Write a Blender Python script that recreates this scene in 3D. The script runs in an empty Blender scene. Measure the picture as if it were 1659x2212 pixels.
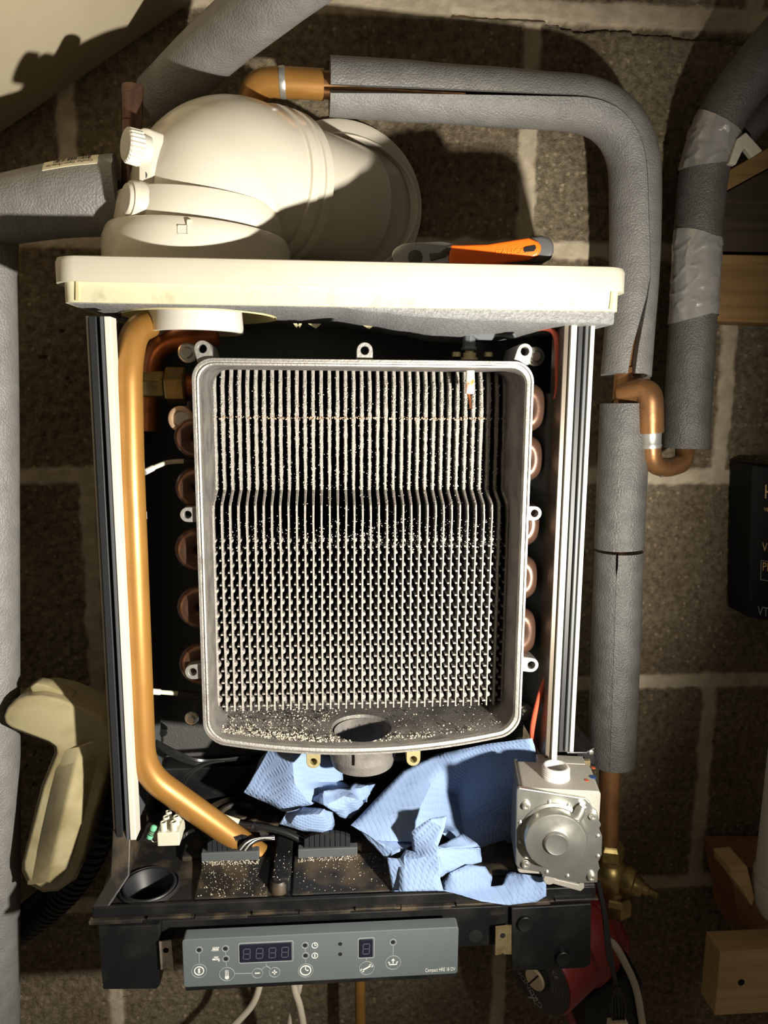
import bpy, bmesh, math, random
from mathutils import Vector, Matrix, noise
R = math.radians
PI = math.pi
random.seed(7)
scene = bpy.context.scene
COL = scene.collection
V = Vector

# ------------------------------------------------------------------ camera
CAMZ = 1.40
D = 0.78                      # camera to block wall
FPX = 1600.0
PITCH, YAW, ROLL = R(9.02), R(4.32), R(-0.43)
fwd = V((math.sin(YAW) * math.cos(PITCH), math.cos(YAW) * math.cos(PITCH), -math.sin(PITCH)))
rt0 = V((math.cos(YAW), -math.sin(YAW), 0))
dn0 = fwd.cross(rt0)
rt = rt0 * math.cos(ROLL) + dn0 * math.sin(ROLL)
dn = -rt0 * math.sin(ROLL) + dn0 * math.cos(ROLL)
cd = bpy.data.cameras.new('camera')
cam = bpy.data.objects.new('camera', cd)
COL.objects.link(cam)
M3 = Matrix((rt, -dn, -fwd)).transposed()
cam.matrix_world = Matrix.Translation((0, -D, CAMZ)) @ M3.to_4x4()
cd.sensor_fit = 'VERTICAL'
cd.sensor_height = 36.0
cd.lens = FPX / 2212 * 36.0
cd.clip_start = 0.01
scene.camera = cam


def at(x, y, Y):
    """Point of the place seen at photograph position (x, y), standing at depth Y (wall = 0)."""
    d = rt * ((x - 829.5) / FPX) + dn * ((y - 1106.0) / FPX) + fwd
    d = d / d.y
    p = d * (D + Y)
    return V((p.x, Y, p.z + CAMZ))


# ------------------------------------------------------------------ light
scene.view_settings.view_transform = 'Standard'
scene.view_settings.look = 'None'
scene.view_settings.gamma = 1
scene.view_settings.exposure = 0.0
w = bpy.data.worlds.new('world')
scene.world = w
w.use_nodes = True
w.node_tree.nodes['Background'].inputs[0].default_value = (1.0, 0.84, 0.62, 1)
w.node_tree.nodes['Background'].inputs[1].default_value = 0.085
LPOS = V((0.305, -0.62, CAMZ - 0.19))
ld = bpy.data.lights.new('inspection_torch', 'SPOT')
ld.energy = 49.0
ld.color = (1.0, 0.95, 0.84)
ld.shadow_soft_size = 0.011
ld.spot_size = R(122)
ld.spot_blend = 1.0
lo = bpy.data.objects.new('inspection_torch', ld)
COL.objects.link(lo)
lo.location = LPOS
LAIM = V((-0.16, -0.13, CAMZ - 0.07))
lo.rotation_euler = (LAIM - LPOS).to_track_quat('-Z', 'Y').to_euler()


# ------------------------------------------------------------------ materials
MATS = {}


def mat(name, col, rough=0.5, metal=0.0, bump=None, var=None, rvar=0.0, spec=0.5, coat=0.0, trans=0.0, sub=0.0):
    """bump=(scale,strength[,detail]); var=(colour2, scale, lo, hi)"""
    m = bpy.data.materials.new(name)
    m.use_nodes = True
    nt = m.node_tree
    b = nt.nodes['Principled BSDF']
    b.inputs['Base Color'].default_value = (*col, 1)
    b.inputs['Roughness'].default_value = rough
    b.inputs['Metallic'].default_value = metal
    b.inputs['Specular IOR Level'].default_value = spec
    b.inputs['Coat Weight'].default_value = coat
    b.inputs['Transmission Weight'].default_value = trans
    if sub:
        b.inputs['Subsurface Weight'].default_value = sub
        b.inputs['Subsurface Radius'].default_value = (0.006, 0.005, 0.002)
    tc = nt.nodes.new('ShaderNodeTexCoord')
    if var:
        n = nt.nodes.new('ShaderNodeTexNoise')
        n.inputs['Scale'].default_value = var[1]
        n.inputs['Detail'].default_value = 6
        nt.links.new(tc.outputs['Object'], n.inputs['Vector'])
        r = nt.nodes.new('ShaderNodeValToRGB')
        r.color_ramp.elements[0].position = var[2]
        r.color_ramp.elements[1].position = var[3]
        r.color_ramp.elements[0].color = (*col, 1)
        r.color_ramp.elements[1].color = (*var[0], 1)
        nt.links.new(n.outputs['Fac'], r.inputs[0])
        nt.links.new(r.outputs[0], b.inputs['Base Color'])
        if rvar:
            mr = nt.nodes.new('ShaderNodeMapRange')
            mr.inputs['From Min'].default_value = 0.3
            mr.inputs['From Max'].default_value = 0.7
            mr.inputs['To Min'].default_value = rough - rvar
            mr.inputs['To Max'].default_value = rough + rvar
            nt.links.new(n.outputs['Fac'], mr.inputs['Value'])
            nt.links.new(mr.outputs[0], b.inputs['Roughness'])
    if bump:
        n2 = nt.nodes.new('ShaderNodeTexNoise')
        n2.inputs['Scale'].default_value = bump[0]
        n2.inputs['Detail'].default_value = bump[2] if len(bump) > 2 else 2
        nt.links.new(tc.outputs['Object'], n2.inputs['Vector'])
        bm_ = nt.nodes.new('ShaderNodeBump')
        bm_.inputs['Strength'].default_value = bump[1]
        bm_.inputs['Distance'].default_value = 0.002
        nt.links.new(n2.outputs['Fac'], bm_.inputs['Height'])
        nt.links.new(bm_.outputs[0], b.inputs['Normal'])
    MATS[name] = m
    return m


foam = mat('grey_foam', (0.155, 0.148, 0.140), 0.38, 0, (620, 0.6, 4), ((0.20, 0.192, 0.182), 60, 0.35, 0.7), spec=0.6)
foamd = mat('dimmed_grey_foam', (0.070, 0.067, 0.062), 0.40, 0, (620, 0.6, 4), ((0.10, 0.096, 0.09), 60, 0.35, 0.7), spec=0.5)  # darker copy of the foam: weaker light on the right put into colour
foam_in = mat('dark_lining_foam', (0.06, 0.06, 0.055), 0.7, 0, (700, 0.5, 3))
foam_lid = mat('lid_foam', (0.16, 0.16, 0.16), 0.55, 0, (500, 0.6, 3), ((0.21, 0.21, 0.21), 300, 0.4, 0.6))
cream = mat('cream_enamel', (0.55, 0.515, 0.42), 0.35, 0, (40, 0.03), ((0.51, 0.465, 0.36), 14, 0.45, 0.75))
lipmat = mat('cream_lip', (0.60, 0.565, 0.39), 0.45, 0, (300, 0.06), ((0.45, 0.41, 0.27), 90, 0.56, 0.80))
pvc = mat('white_flue_plastic', (0.64, 0.59, 0.495), 0.25, 0, (30, 0.02), ((0.585, 0.53, 0.43), 10, 0.4, 0.8), coat=0.2, sub=0.0)
yel = mat('yellowed_plastic', (0.52, 0.46, 0.25), 0.4)
white = mat('white_plastic', (0.60, 0.575, 0.51), 0.4)
blackp = mat('black_plastic', (0.007, 0.007, 0.0075), 0.42, 0, (220, 0.08), ((0.017, 0.016, 0.015), 30, 0.45, 0.75), rvar=0.12, spec=0.4)
dusty = mat('dusty_black_plastic', (0.012, 0.011, 0.010), 0.5, 0, (260, 0.15, 4), ((0.12, 0.085, 0.05), 34, 0.46, 0.80))
rubber = mat('black_rubber', (0.014, 0.014, 0.016), 0.5)
rubberg = mat('grey_rubber', (0.075, 0.08, 0.085), 0.5)
alu = mat('cast_aluminium', (0.42, 0.40, 0.37), 0.48, 0.75, (500, 0.18, 3), ((0.24, 0.22, 0.20), 60, 0.45, 0.75), rvar=0.1)
aluf = mat('sooty_casting', (0.17, 0.155, 0.14), 0.75, 0.1, (500, 0.25, 3), ((0.08, 0.072, 0.065), 50, 0.4, 0.7))
alul = mat('clean_cast_lug', (0.38, 0.365, 0.34), 0.45, 0.7, (500, 0.12))
brassy = mat('stained_lug', (0.50, 0.42, 0.22), 0.45, 0.6, (400, 0.1))
gap_dark = mat('gap_black', (0.012, 0.012, 0.011), 0.8)  # near black for the wall behind the fins
zinc = mat('zinc_plate', (0.41, 0.41, 0.37), 0.34, 0.85, (90, 0.03), ((0.32, 0.32, 0.29), 90, 0.4, 0.7), rvar=0.08)
zinck = mat('bright_screw', (0.75, 0.73, 0.66), 0.28, 0.9)
zincg = mat('passivated_gold', (0.62, 0.50, 0.28), 0.32, 0.85, (80, 0.04), ((0.42, 0.24, 0.08), 120, 0.5, 0.75))
matal = mat('matt_alloy', (0.34, 0.32, 0.28), 0.6, 0.35, (700, 0.12, 2))
lacq = mat('lacquered_copper', (0.37, 0.185, 0.044), 0.38, 0.40, (60, 0.03), ((0.29, 0.135, 0.029), 24, 0.4, 0.75), rvar=0.07)
copper = mat('tarnished_copper', (0.44, 0.22, 0.09), 0.34, 0.8, (150, 0.06), ((0.24, 0.12, 0.06), 40, 0.42, 0.68), rvar=0.08)
copperd = mat('dark_copper', (0.12, 0.062, 0.04), 0.30, 0.6, (150, 0.06), ((0.085, 0.048, 0.033), 60, 0.4, 0.7))  # darkened copper; the shade on the return bends is put into the colour
copperr = mat('red_copper', (0.55, 0.18, 0.06), 0.4, 0.8, (150, 0.05), ((0.25, 0.09, 0.04), 50, 0.4, 0.7))
solder = mat('solder', (0.50, 0.49, 0.46), 0.35, 0.8)
brass = mat('old_brass', (0.42, 0.31, 0.12), 0.38, 0.85, (200, 0.06), ((0.25, 0.18, 0.07), 80, 0.4, 0.7))
tape = mat('duct_tape', (0.40, 0.385, 0.365), 0.25, 0.45, (300, 0.15, 3), ((0.33, 0.32, 0.30), 60, 0.4, 0.7))
redp = mat('red_pump_paint', (0.26, 0.022, 0.022), 0.45, 0, (260, 0.08))
redw = mat('red_silicone', (0.62, 0.10, 0.05), 0.4)
wire = mat('black_wire', (0.012, 0.012, 0.012), 0.28)
beige = mat('beige_cable', (0.60, 0.53, 0.42), 0.45)
trapm = mat('yellowed_clear_plastic', (0.36, 0.31, 0.18), 0.24, 0, (25, 0.03), ((0.22, 0.175, 0.085), 26, 0.45, 0.70), coat=0.3, sub=0.15)
panelg = mat('grey_panel', (0.112, 0.130, 0.136), 0.5, 0, (900, 0.05))
icon = mat('white_print', (0.72, 0.72, 0.68), 0.6)
iconl = mat('pale_grey_print', (0.34, 0.36, 0.36), 0.6)
screen = mat('tinted_screen', (0.012, 0.012, 0.024), 0.22)
seg = mat('unlit_segment', (0.075, 0.072, 0.10), 0.5)
hole = mat('black_hole', (0.003, 0.003, 0.003), 0.9)
orange = mat('orange_grip', (0.85, 0.14, 0.008), 0.38)
orangetx = mat('moulded_letters', (0.95, 0.22, 0.02), 0.35)
greyr = mat('grey_rubber_grip', (0.07, 0.07, 0.07), 0.6)
steel = mat('chrome_steel', (0.55, 0.55, 0.53), 0.25, 0.95)
ceram = mat('rust_stained_ceramic', (0.80, 0.74, 0.66), 0.5, 0, None, ((0.72, 0.18, 0.03), 120, 0.52, 0.62))
crust = mat('white_scale', (0.52, 0.49, 0.44), 0.9)
crusty = mat('scale_crumbs', (0.56, 0.51, 0.41), 0.9)
greenr = mat('green_resistor', (0.16, 0.50, 0.30), 0.4)
nylon = mat('ivory_nylon', (0.56, 0.55, 0.44), 0.4)
labelm = mat('paper_label', (0.78, 0.70, 0.52), 0.6)
ink = mat('black_ink', (0.02, 0.018, 0.015), 0.7)
boxb = mat('black_carton', (0.008, 0.008, 0.008), 0.65, spec=0.2)
gold = mat('gold_print', (0.60, 0.38, 0.13), 0.5)
paleb = mat('pale_print', (0.30, 0.32, 0.33), 0.5)
hdpe = mat('white_tub', (0.60, 0.60, 0.56), 0.5)
scrapm = mat('white_foam_scrap', (0.50, 0.46, 0.38), 0.8, 0, (500, 0.3))
soffit = mat('painted_board', (0.43, 0.365, 0.25), 0.7, 0, (60, 0.05, 4), ((0.37, 0.305, 0.20), 9, 0.45, 0.75))
bluedot = mat('blue_paint', (0.02, 0.05, 0.16), 0.4)
reddot = mat('red_paint', (0.40, 0.07, 0.03), 0.4)


def wood_mat(name, c1, c2, axis=0):
    m = bpy.data.materials.new(name)
    m.use_nodes = True
    nt = m.node_tree
    b = nt.nodes['Principled BSDF']
    b.inputs['Roughness'].default_value = 0.65
    tc = nt.nodes.new('ShaderNodeTexCoord')
    mp = nt.nodes.new('ShaderNodeMapping')
    s = [90, 90, 90]
    s[axis] = 6
    mp.inputs['Scale'].default_value = s
    n = nt.nodes.new('ShaderNodeTexNoise')
    n.inputs['Scale'].default_value = 1.6
    n.inputs['Detail'].default_value = 5
    n.inputs['Distortion'].default_value = 0.6
    r = nt.nodes.new('ShaderNodeValToRGB')
    r.color_ramp.elements[0].position = 0.32
    r.color_ramp.elements[1].position = 0.68
    r.color_ramp.elements[0].color = (*c1, 1)
    r.color_ramp.elements[1].color = (*c2, 1)
    bp = nt.nodes.new('ShaderNodeBump')
    bp.inputs['Strength'].default_value = 0.15
    bp.inputs['Distance'].default_value = 0.001
    L = nt.links.new
    L(tc.outputs['Object'], mp.inputs[0]); L(mp.outputs[0], n.inputs['Vector']); L(n.outputs['Fac'], r.inputs[0])
    L(r.outputs[0], b.inputs['Base Color']); L(n.outputs['Fac'], bp.inputs['Height']); L(bp.outputs[0], b.inputs['Normal'])
    return m


pine = wood_mat('pine', (0.15, 0.080, 0.022), (0.23, 0.130, 0.042))
pinel = wood_mat('pale_pine', (0.50, 0.34, 0.15), (0.62, 0.45, 0.22))
board = wood_mat('brown_board', (0.22, 0.10, 0.035), (0.30, 0.15, 0.055), 2)
darkwood = wood_mat('dark_board', (0.022, 0.014, 0.007), (0.045, 0.029, 0.015))  # near-black brown wood for the board between batten and plank


def wall_mat():
    m = bpy.data.materials.new('concrete_block')
    m.use_nodes = True
    nt = m.node_tree
    b = nt.nodes['Principled BSDF']
    b.inputs['Roughness'].default_value = 0.95
    b.inputs['Specular IOR Level'].default_value = 0.15
    L = nt.links.new
    tc = nt.nodes.new('ShaderNodeTexCoord')
    at_ = nt.nodes.new('ShaderNodeAttribute')
    at_.attribute_name = 'mortar'
    n1 = nt.nodes.new('ShaderNodeTexNoise'); n1.inputs['Scale'].default_value = 140; n1.inputs['Detail'].default_value = 8; n1.inputs['Roughness'].default_value = 0.7
    n0 = nt.nodes.new('ShaderNodeTexNoise'); n0.inputs['Scale'].default_value = 9; n0.inputs['Detail'].default_value = 4
    vo = nt.nodes.new('ShaderNodeTexVoronoi'); vo.inputs['Scale'].default_value = 130
    for n in (n1, n0, vo):
        L(tc.outputs['Object'], n.inputs['Vector'])
    r1 = nt.nodes.new('ShaderNodeValToRGB')
    e = r1.color_ramp.elements
    e[0].position = 0.30; e[0].color = (0.095, 0.075, 0.052, 1)
    e[1].position = 0.62; e[1].color = (0.30, 0.255, 0.18, 1)
    x = e.new(0.76); x.color = (0.44, 0.38, 0.28, 1)
    L(n1.outputs['Fac'], r1.inputs[0])
    # pale aggregate chips
    rv = nt.nodes.new('ShaderNodeValToRGB')
    rv.color_ramp.elements[0].position = 0.17; rv.color_ramp.elements[0].color = (1, 1, 1, 1)
    rv.color_ramp.elements[1].position = 0.30; rv.color_ramp.elements[1].color = (0, 0, 0, 1)
    L(vo.outputs['Distance'], rv.inputs[0])
    sx = nt.nodes.new('ShaderNodeSeparateColor'); L(vo.outputs['Color'], sx.inputs[0])
    gt = nt.nodes.new('ShaderNodeMath'); gt.operation = 'GREATER_THAN'; gt.inputs[1].default_value = 0.70; L(sx.outputs[0], gt.inputs[0])
    ml = nt.nodes.new('ShaderNodeMath'); ml.operation = 'MULTIPLY'; L(gt.outputs[0], ml.inputs[0]); L(rv.outputs[0], ml.inputs[1])
    mx0 = nt.nodes.new('ShaderNodeMix'); mx0.data_type = 'RGBA'
    L(ml.outputs[0], mx0.inputs[0]); L(r1.outputs[0], mx0.inputs[6]); mx0.inputs[7].default_value = (0.42, 0.35, 0.24, 1)
    # large tone drift
    rd = nt.nodes.new('ShaderNodeValToRGB')
    rd.color_ramp.elements[0].position = 0.35; rd.color_ramp.elements[0].color = (0.80, 0.72, 0.66, 1)
    rd.color_ramp.elements[1].position = 0.65; rd.color_ramp.elements[1].color = (1.1, 1.08, 1.0, 1)
    L(n0.outputs['Fac'], rd.inputs[0])
    mx1 = nt.nodes.new('ShaderNodeMix'); mx1.data_type = 'RGBA'; mx1.blend_type = 'MULTIPLY'; mx1.inputs[0].default_value = 1
    L(mx0.outputs[2], mx1.inputs[6]); L(rd.outputs[0], mx1.inputs[7])
    n3 = nt.nodes.new('ShaderNodeTexNoise'); n3.inputs['Scale'].default_value = 60; n3.inputs['Detail'].default_value = 7
    L(tc.outputs['Object'], n3.inputs['Vector'])
    r3 = nt.nodes.new('ShaderNodeValToRGB')
    r3.color_ramp.elements[0].position = 0.3; r3.color_ramp.elements[0].color = (0.34, 0.28, 0.20, 1)
    r3.color_ramp.elements[1].position = 0.7; r3.color_ramp.elements[1].color = (0.50, 0.42, 0.31, 1)
    L(n3.outputs['Fac'], r3.inputs[0])
    mx2 = nt.nodes.new('ShaderNodeMix'); mx2.data_type = 'RGBA'
    L(at_.outputs['Fac'], mx2.inputs[0]); L(mx1.outputs[2], mx2.inputs[6]); L(r3.outputs[0], mx2.inputs[7])
    L(mx2.outputs[2], b.inputs['Base Color'])
    st = nt.nodes.new('ShaderNodeMapRange'); st.inputs['To Min'].default_value = 1.0; st.inputs['To Max'].default_value = 0.35
    L(at_.outputs['Fac'], st.inputs['Value'])
    bp = nt.nodes.new('ShaderNodeBump'); bp.inputs['Distance'].default_value = 0.006
    L(st.outputs[0], bp.inputs['Strength'])
    L(n1.outputs['Fac'], bp.inputs['Height']); L(bp.outputs[0], b.inputs['Normal'])
    return m


def paper_mat():
    m = bpy.data.materials.new('blue_embossed_paper')
    m.use_nodes = True
    nt = m.node_tree
    b = nt.nodes['Principled BSDF']
    b.inputs['Base Color'].default_value = (0.235, 0.325, 0.52, 1)
    b.inputs['Roughness'].default_value = 0.9
    b.inputs['Specular IOR Level'].default_value = 0.15
    L = nt.links.new
    uv = nt.nodes.new('ShaderNodeUVMap')
    mp = nt.nodes.new('ShaderNodeMapping'); mp.inputs['Rotation'].default_value = (0, 0, R(35))
    mp.inputs['Scale'].default_value = (1, 1, 0)
    L(uv.outputs[0], mp.inputs[0])
    vo = nt.nodes.new('ShaderNodeTexVoronoi'); vo.inputs['Scale'].default_value = 300; vo.inputs['Randomness'].default_value = 0.12
    L(mp.outputs[0], vo.inputs['Vector'])
    bp = nt.nodes.new('ShaderNodeBump'); bp.inputs['Strength'].default_value = 0.5; bp.inputs['Distance'].default_value = 0.0006
    cr = nt.nodes.new('ShaderNodeMapRange'); cr.interpolation_type = 'SMOOTHSTEP'
    cr.inputs['From Min'].default_value = 0.18; cr.inputs['From Max'].default_value = 0.40
    L(vo.outputs['Distance'], cr.inputs['Value']); L(cr.outputs[0], bp.inputs['Height']); L(bp.outputs[0], b.inputs['Normal'])
    return m


def fin_mat():
    """aluminium fins furred with pale scale; the scale is thickest in the middle of the fin's length"""
    m = bpy.data.materials.new('scaled_fin')
    m.use_nodes = True
    nt = m.node_tree
    b = nt.nodes['Principled BSDF']
    b.inputs['Roughness'].default_value = 0.75
    L = nt.links.new
    tc = nt.nodes.new('ShaderNodeTexCoord')
    n = nt.nodes.new('ShaderNodeTexNoise'); n.inputs['Scale'].default_value = 420; n.inputs['Detail'].default_value = 4
    L(tc.outputs['Object'], n.inputs['Vector'])
    r = nt.nodes.new('ShaderNodeValToRGB')
    e = r.color_ramp.elements
    e[0].position = 0.30; e[0].color = (0.23, 0.21, 0.19, 1)
    e[1].position = 0.66; e[1].color = (0.40, 0.37, 0.335, 1)
    L(n.outputs['Fac'], r.inputs[0])
    at_ = nt.nodes.new('ShaderNodeAttribute'); at_.attribute_name = 'gap_dark'
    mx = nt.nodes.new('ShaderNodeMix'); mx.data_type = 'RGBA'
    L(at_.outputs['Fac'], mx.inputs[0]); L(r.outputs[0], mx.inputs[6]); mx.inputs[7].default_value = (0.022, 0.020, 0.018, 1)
    L(mx.outputs[2], b.inputs['Base Color'])
    bp = nt.nodes.new('ShaderNodeBump'); bp.inputs['Strength'].default_value = 0.5; bp.inputs['Distance'].default_value = 0.001
    L(n.outputs['Fac'], bp.inputs['Height']); L(bp.outputs[0], b.inputs['Normal'])
    return m


WALLM, PAPER, FINM = wall_mat(), paper_mat(), fin_mat()


# ------------------------------------------------------------------ mesh helpers
class MB:
    def __init__(s):
        s.v = []
        s.f = []

    def add(s, vs, fs):
        o = len(s.v)
        s.v += [V(p) for p in vs]
        s.f += [tuple(i + o for i in f) for f in fs]
        return s

    def box(s, a, b):
        x0, y0, z0 = (min(a[i], b[i]) for i in range(3))
        x1, y1, z1 = (max(a[i], b[i]) for i in range(3))
        vs = [(x0, y0, z0), (x1, y0, z0), (x1, y1, z0), (x0, y1, z0), (x0, y0, z1), (x1, y0, z1), (x1, y1, z1), (x0, y1, z1)]
        return s.add(vs, [(0, 3, 2, 1), (4, 5, 6, 7), (0, 1, 5, 4), (1, 2, 6, 5), (2, 3, 7, 6), (3, 0, 4, 7)])

    def loft(s, loops, closed=True, cap0=False, cap1=False, ring=False):
        """loops: equal length point lists"""
        n = len(loops[0])
        vs = [p for l in loops for p in l]
        fs = []
        m = len(loops)
        for i in range(m if ring else m - 1):
            j = (i + 1) % m
            for k in range(n if closed else n - 1):
                k2 = (k + 1) % n
                fs.append((i * n + k, i * n + k2, j * n + k2, j * n + k))
        if cap0:
            fs.append(tuple(reversed(range(n))))
        if cap1:
            fs.append(tuple((m - 1) * n + k for k in range(n)))
        return s.add(vs, fs)

    def prism(s, poly, y0, y1):
        """poly of world points (x,z) or Vectors; extruded along Y between y0 (front) and y1"""
        pp = [(p[0], p[-1]) for p in poly]
        return s.loft([[V((x, y0, z)) for x, z in pp], [V((x, y1, z)) for x, z in pp]], True, True, True)

    def tube(s, pts, r, n=16, cap=True, ri=None, off=None):
        """round tube along pts; r number or list; ri makes it hollow"""
        pts = [V(p) for p in pts]
        fr = frames(pts)
        rr = r if isinstance(r, (list, tuple)) else [r] * len(pts)
        lo = [[p + (a * math.cos(2 * PI * k / n) + b * math.sin(2 * PI * k / n)) * rad for k in range(n)] for p, (t, a, b), rad in zip(pts, fr, rr)]
        if ri is None:
            return s.loft(lo, True, cap, cap)
        li = [[p + (a * math.cos(2 * PI * k / n) + b * math.sin(2 * PI * k / n)) * ri for k in range(n)] for p, (t, a, b), rad in zip(pts, fr, rr)]
        return s.loft(lo + li[::-1], True, ring=True)

    def cyl(s, p0, p1, r0, r1=None, n=24):
        return s.tube([p0, p1], [r0, r0 if r1 is None else r1], n)

    def lathe(s, o, ax, prof, n=32, cap0=True, cap1=True):
        """prof list of (radius, height along ax)"""
        o = V(o); ax = V(ax).normalized()
        a = ax.orthogonal().normalized(); b = ax.cross(a)
        lo = [[o + ax * h + (a * math.cos(2 * PI * k / n) + b * math.sin(2 * PI * k / n)) * max(r_, 1e-5) for k in range(n)] for r_, h in prof]
        return s.loft(lo, True, cap0, cap1)

    def sphere(s, c, r, n=12, sc=(1, 1, 1)):
        c = V(c)
        prof = []
        lo = []
        for i in range(n + 1):
            th = PI * i / n
            lo.append([c + V((r * sc[0] * math.sin(th) * math.cos(2 * PI * k / (2 * n)), r * sc[1] * math.sin(th) * math.sin(2 * PI * k / (2 * n)), r * sc[2] * math.cos(th))) for k in range(2 * n)])
        return s.loft(lo)

    def rbox(s, a, b, r, ax=1, seg=4):
        """box with four edges rounded (edges parallel to axis ax)"""
        lo_, hi = [min(a[i], b[i]) for i in range(3)], [max(a[i], b[i]) for i in range(3)]
        u, v_ = [i for i in range(3) if i != ax]
        loop = rrect(lo_[u], hi[u], lo_[v_], hi[v_], r, seg)
        L = []
        for h in (lo_[ax], hi[ax]):
            l = []
            for p, q in loop:
                c = [0, 0, 0]; c[u] = p; c[v_] = q; c[ax] = h
                l.append(V(c))
            L.append(l)
        return s.loft(L, True, True, True)


def rrect(x0, x1, z0, z1, r, seg=6):
    out = []
    for cx, cz, a0 in ((x1 - r, z1 - r, 0), (x0 + r, z1 - r, 90), (x0 + r, z0 + r, 180), (x1 - r, z0 + r, 270)):
        for i in range(seg + 1):
            a = R(a0 + 90 * i / seg)
            out.append((cx + r * math.cos(a), cz + r * math.sin(a)))
    return out


def frames(pts, ref=None):
    n = len(pts)
    T = []
    for i in range(n):
        t = (pts[min(i + 1, n - 1)] - pts[max(i - 1, 0)])
        T.append(t.normalized())
    out = []
    a = T[0].orthogonal().normalized()
    for t in T:
        if ref is not None:
            a = (ref - t * ref.dot(t)).normalized()
        else:
            a = (a - t * a.dot(t)).normalized()
        out.append((t, a, t.cross(a)))
    return out


def smooth(pts, n=8):
    """Catmull-Rom through points"""
    pts = [V(p) for p in pts]
    P = [pts[0] * 2 - pts[1]] + pts + [pts[-1] * 2 - pts[-2]]
    out = []
    for i in range(1, len(P) - 2):
        for k in range(n):
            t = k / n
            p0, p1, p2, p3 = P[i - 1:i + 3]
            out.append(0.5 * ((2 * p1) + (p2 - p0) * t + (2 * p0 - 5 * p1 + 4 * p2 - p3) * t * t + (3 * p1 - p0 - 3 * p2 + p3) * t ** 3))
    out.append(pts[-1])
    return out


def fillet(pts, rad, n=10):
    pts = [V(p) for p in pts]
    out = [pts[0]]
    for i in range(1, len(pts) - 1):
        p = pts[i]
        a = (pts[i - 1] - p); b = (pts[i + 1] - p)
        l = min(rad, a.length * 0.49, b.length * 0.49)
        p0 = p + a.normalized() * l; p1 = p + b.normalized() * l
        for k in range(n + 1):
            t = k / n
            out.append(p0 * (1 - t) ** 2 + p * 2 * t * (1 - t) + p1 * t * t)
    out.append(pts[-1])
    return out


def dense(pts, step=0.006):
    out = [pts[0]]
    for a, b in zip(pts, pts[1:]):
        k = max(1, int((b - a).length / step))
        for i in range(1, k + 1):
            out.append(a.lerp(b, i / k))
    return out


def obj(name, mb, m, parent=None, smooth_=True, bevel=0.0, seg=2, angle=40, label=None, kind=None, org=None):
    c = sum(mb.v, V((0, 0, 0))) / len(mb.v) if org is None else V(org)
    me = bpy.data.meshes.new(name)
    me.from_pydata([tuple(p - c) for p in mb.v], [], mb.f)
    bm = bmesh.new()
    bm.from_mesh(me)
    bmesh.ops.recalc_face_normals(bm, faces=bm.faces)
    if bevel:
        es = [e for e in bm.edges if len(e.link_faces) == 2 and e.calc_face_angle(0) > R(angle)]
        bmesh.ops.bevel(bm, geom=es, offset=bevel, segments=seg, affect='EDGES', profile=0.5, clamp_overlap=True)
    if smooth_:
        for f in bm.faces:
            f.smooth = True
        for e in bm.edges:
            if len(e.link_faces) == 2 and e.calc_face_angle(0) > R(38):
                e.smooth = False
    bm.to_mesh(me)
    bm.free()
    me.materials.append(m)
    o = bpy.data.objects.new(name, me)
    o.location = c
    COL.objects.link(o)
    if parent is not None:
        setp(o, parent)
    if label:
        o['label'] = label
    if kind:
        o['kind'] = kind
    return o


def wloc(o):
    p = V(o.location)
    if o.parent:
        p += wloc(o.parent)
    return p


def setp(o, parent):
    o.location = V(o.location) - wloc(parent)
    o.parent = parent


def tag(o, label, cat, group=None, kind=None):
    o['label'] = label
    o['category'] = cat
    if group:
        o['group'] = group
    if kind:
        o['kind'] = kind
    return o


def thing(name, loc, label, cat, group=None):
    o = bpy.data.objects.new(name, None)
    o.empty_display_size = 0.02
    o.location = loc
    COL.objects.link(o)
    return tag(o, label, cat, group)


def struct(o):
    o['kind'] = 'structure'
    return o


def second(o, m, test):
    """another material on the faces picked by test(centre in the place, normal)"""
    o.data.materials.append(m)
    l = wloc(o)
    for p in o.data.polygons:
        if test(p.center + l, p.normal):
            p.material_index = 1


def cut(o, cutter_mb):
    """boolean difference, result kept as plain mesh"""
    c = obj('cutter', cutter_mb, hole, None, False)
    md = o.modifiers.new('b', 'BOOLEAN')
    md.operation = 'DIFFERENCE'
    md.solver = 'EXACT'
    md.object = c
    bpy.context.view_layer.update()
    dg = bpy.context.evaluated_depsgraph_get()
    me = bpy.data.meshes.new_from_object(o.evaluated_get(dg))
    o.modifiers.clear()
    old = o.data
    o.data = me
    bpy.data.objects.remove(c)
    bpy.data.meshes.remove(old)
    return o


def text_mb(s, size, xs=1.0, depth=0.0002):
    """text as verts in local (u, v, w) space"""
    cu = bpy.data.curves.new('t', 'FONT')
    cu.body = s
    cu.size = size
    cu.extrude = depth / 2
    cu.resolution_u = 3
    o = bpy.data.objects.new('t', cu)
    COL.objects.link(o)
    bpy.context.view_layer.update()
    dg = bpy.context.evaluated_depsgraph_get()
    me = bpy.data.meshes.new_from_object(o.evaluated_get(dg))
    mb = MB()
    mb.add([(v.co.x * xs, v.co.y, v.co.z) for v in me.vertices], [tuple(p.vertices) for p in me.polygons])
    bpy.data.objects.remove(o)
    return mb


def place(mb, o, u, v_, w_=None):
    u = V(u).normalized(); v_ = V(v_).normalized()
    w_ = u.cross(v_) if w_ is None else w_
    mb.v = [V(o) + u * p.x + v_ * p.y + w_ * p.z for p in mb.v]
    return mb


TOCAM = V((0, -1, 0))


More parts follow.
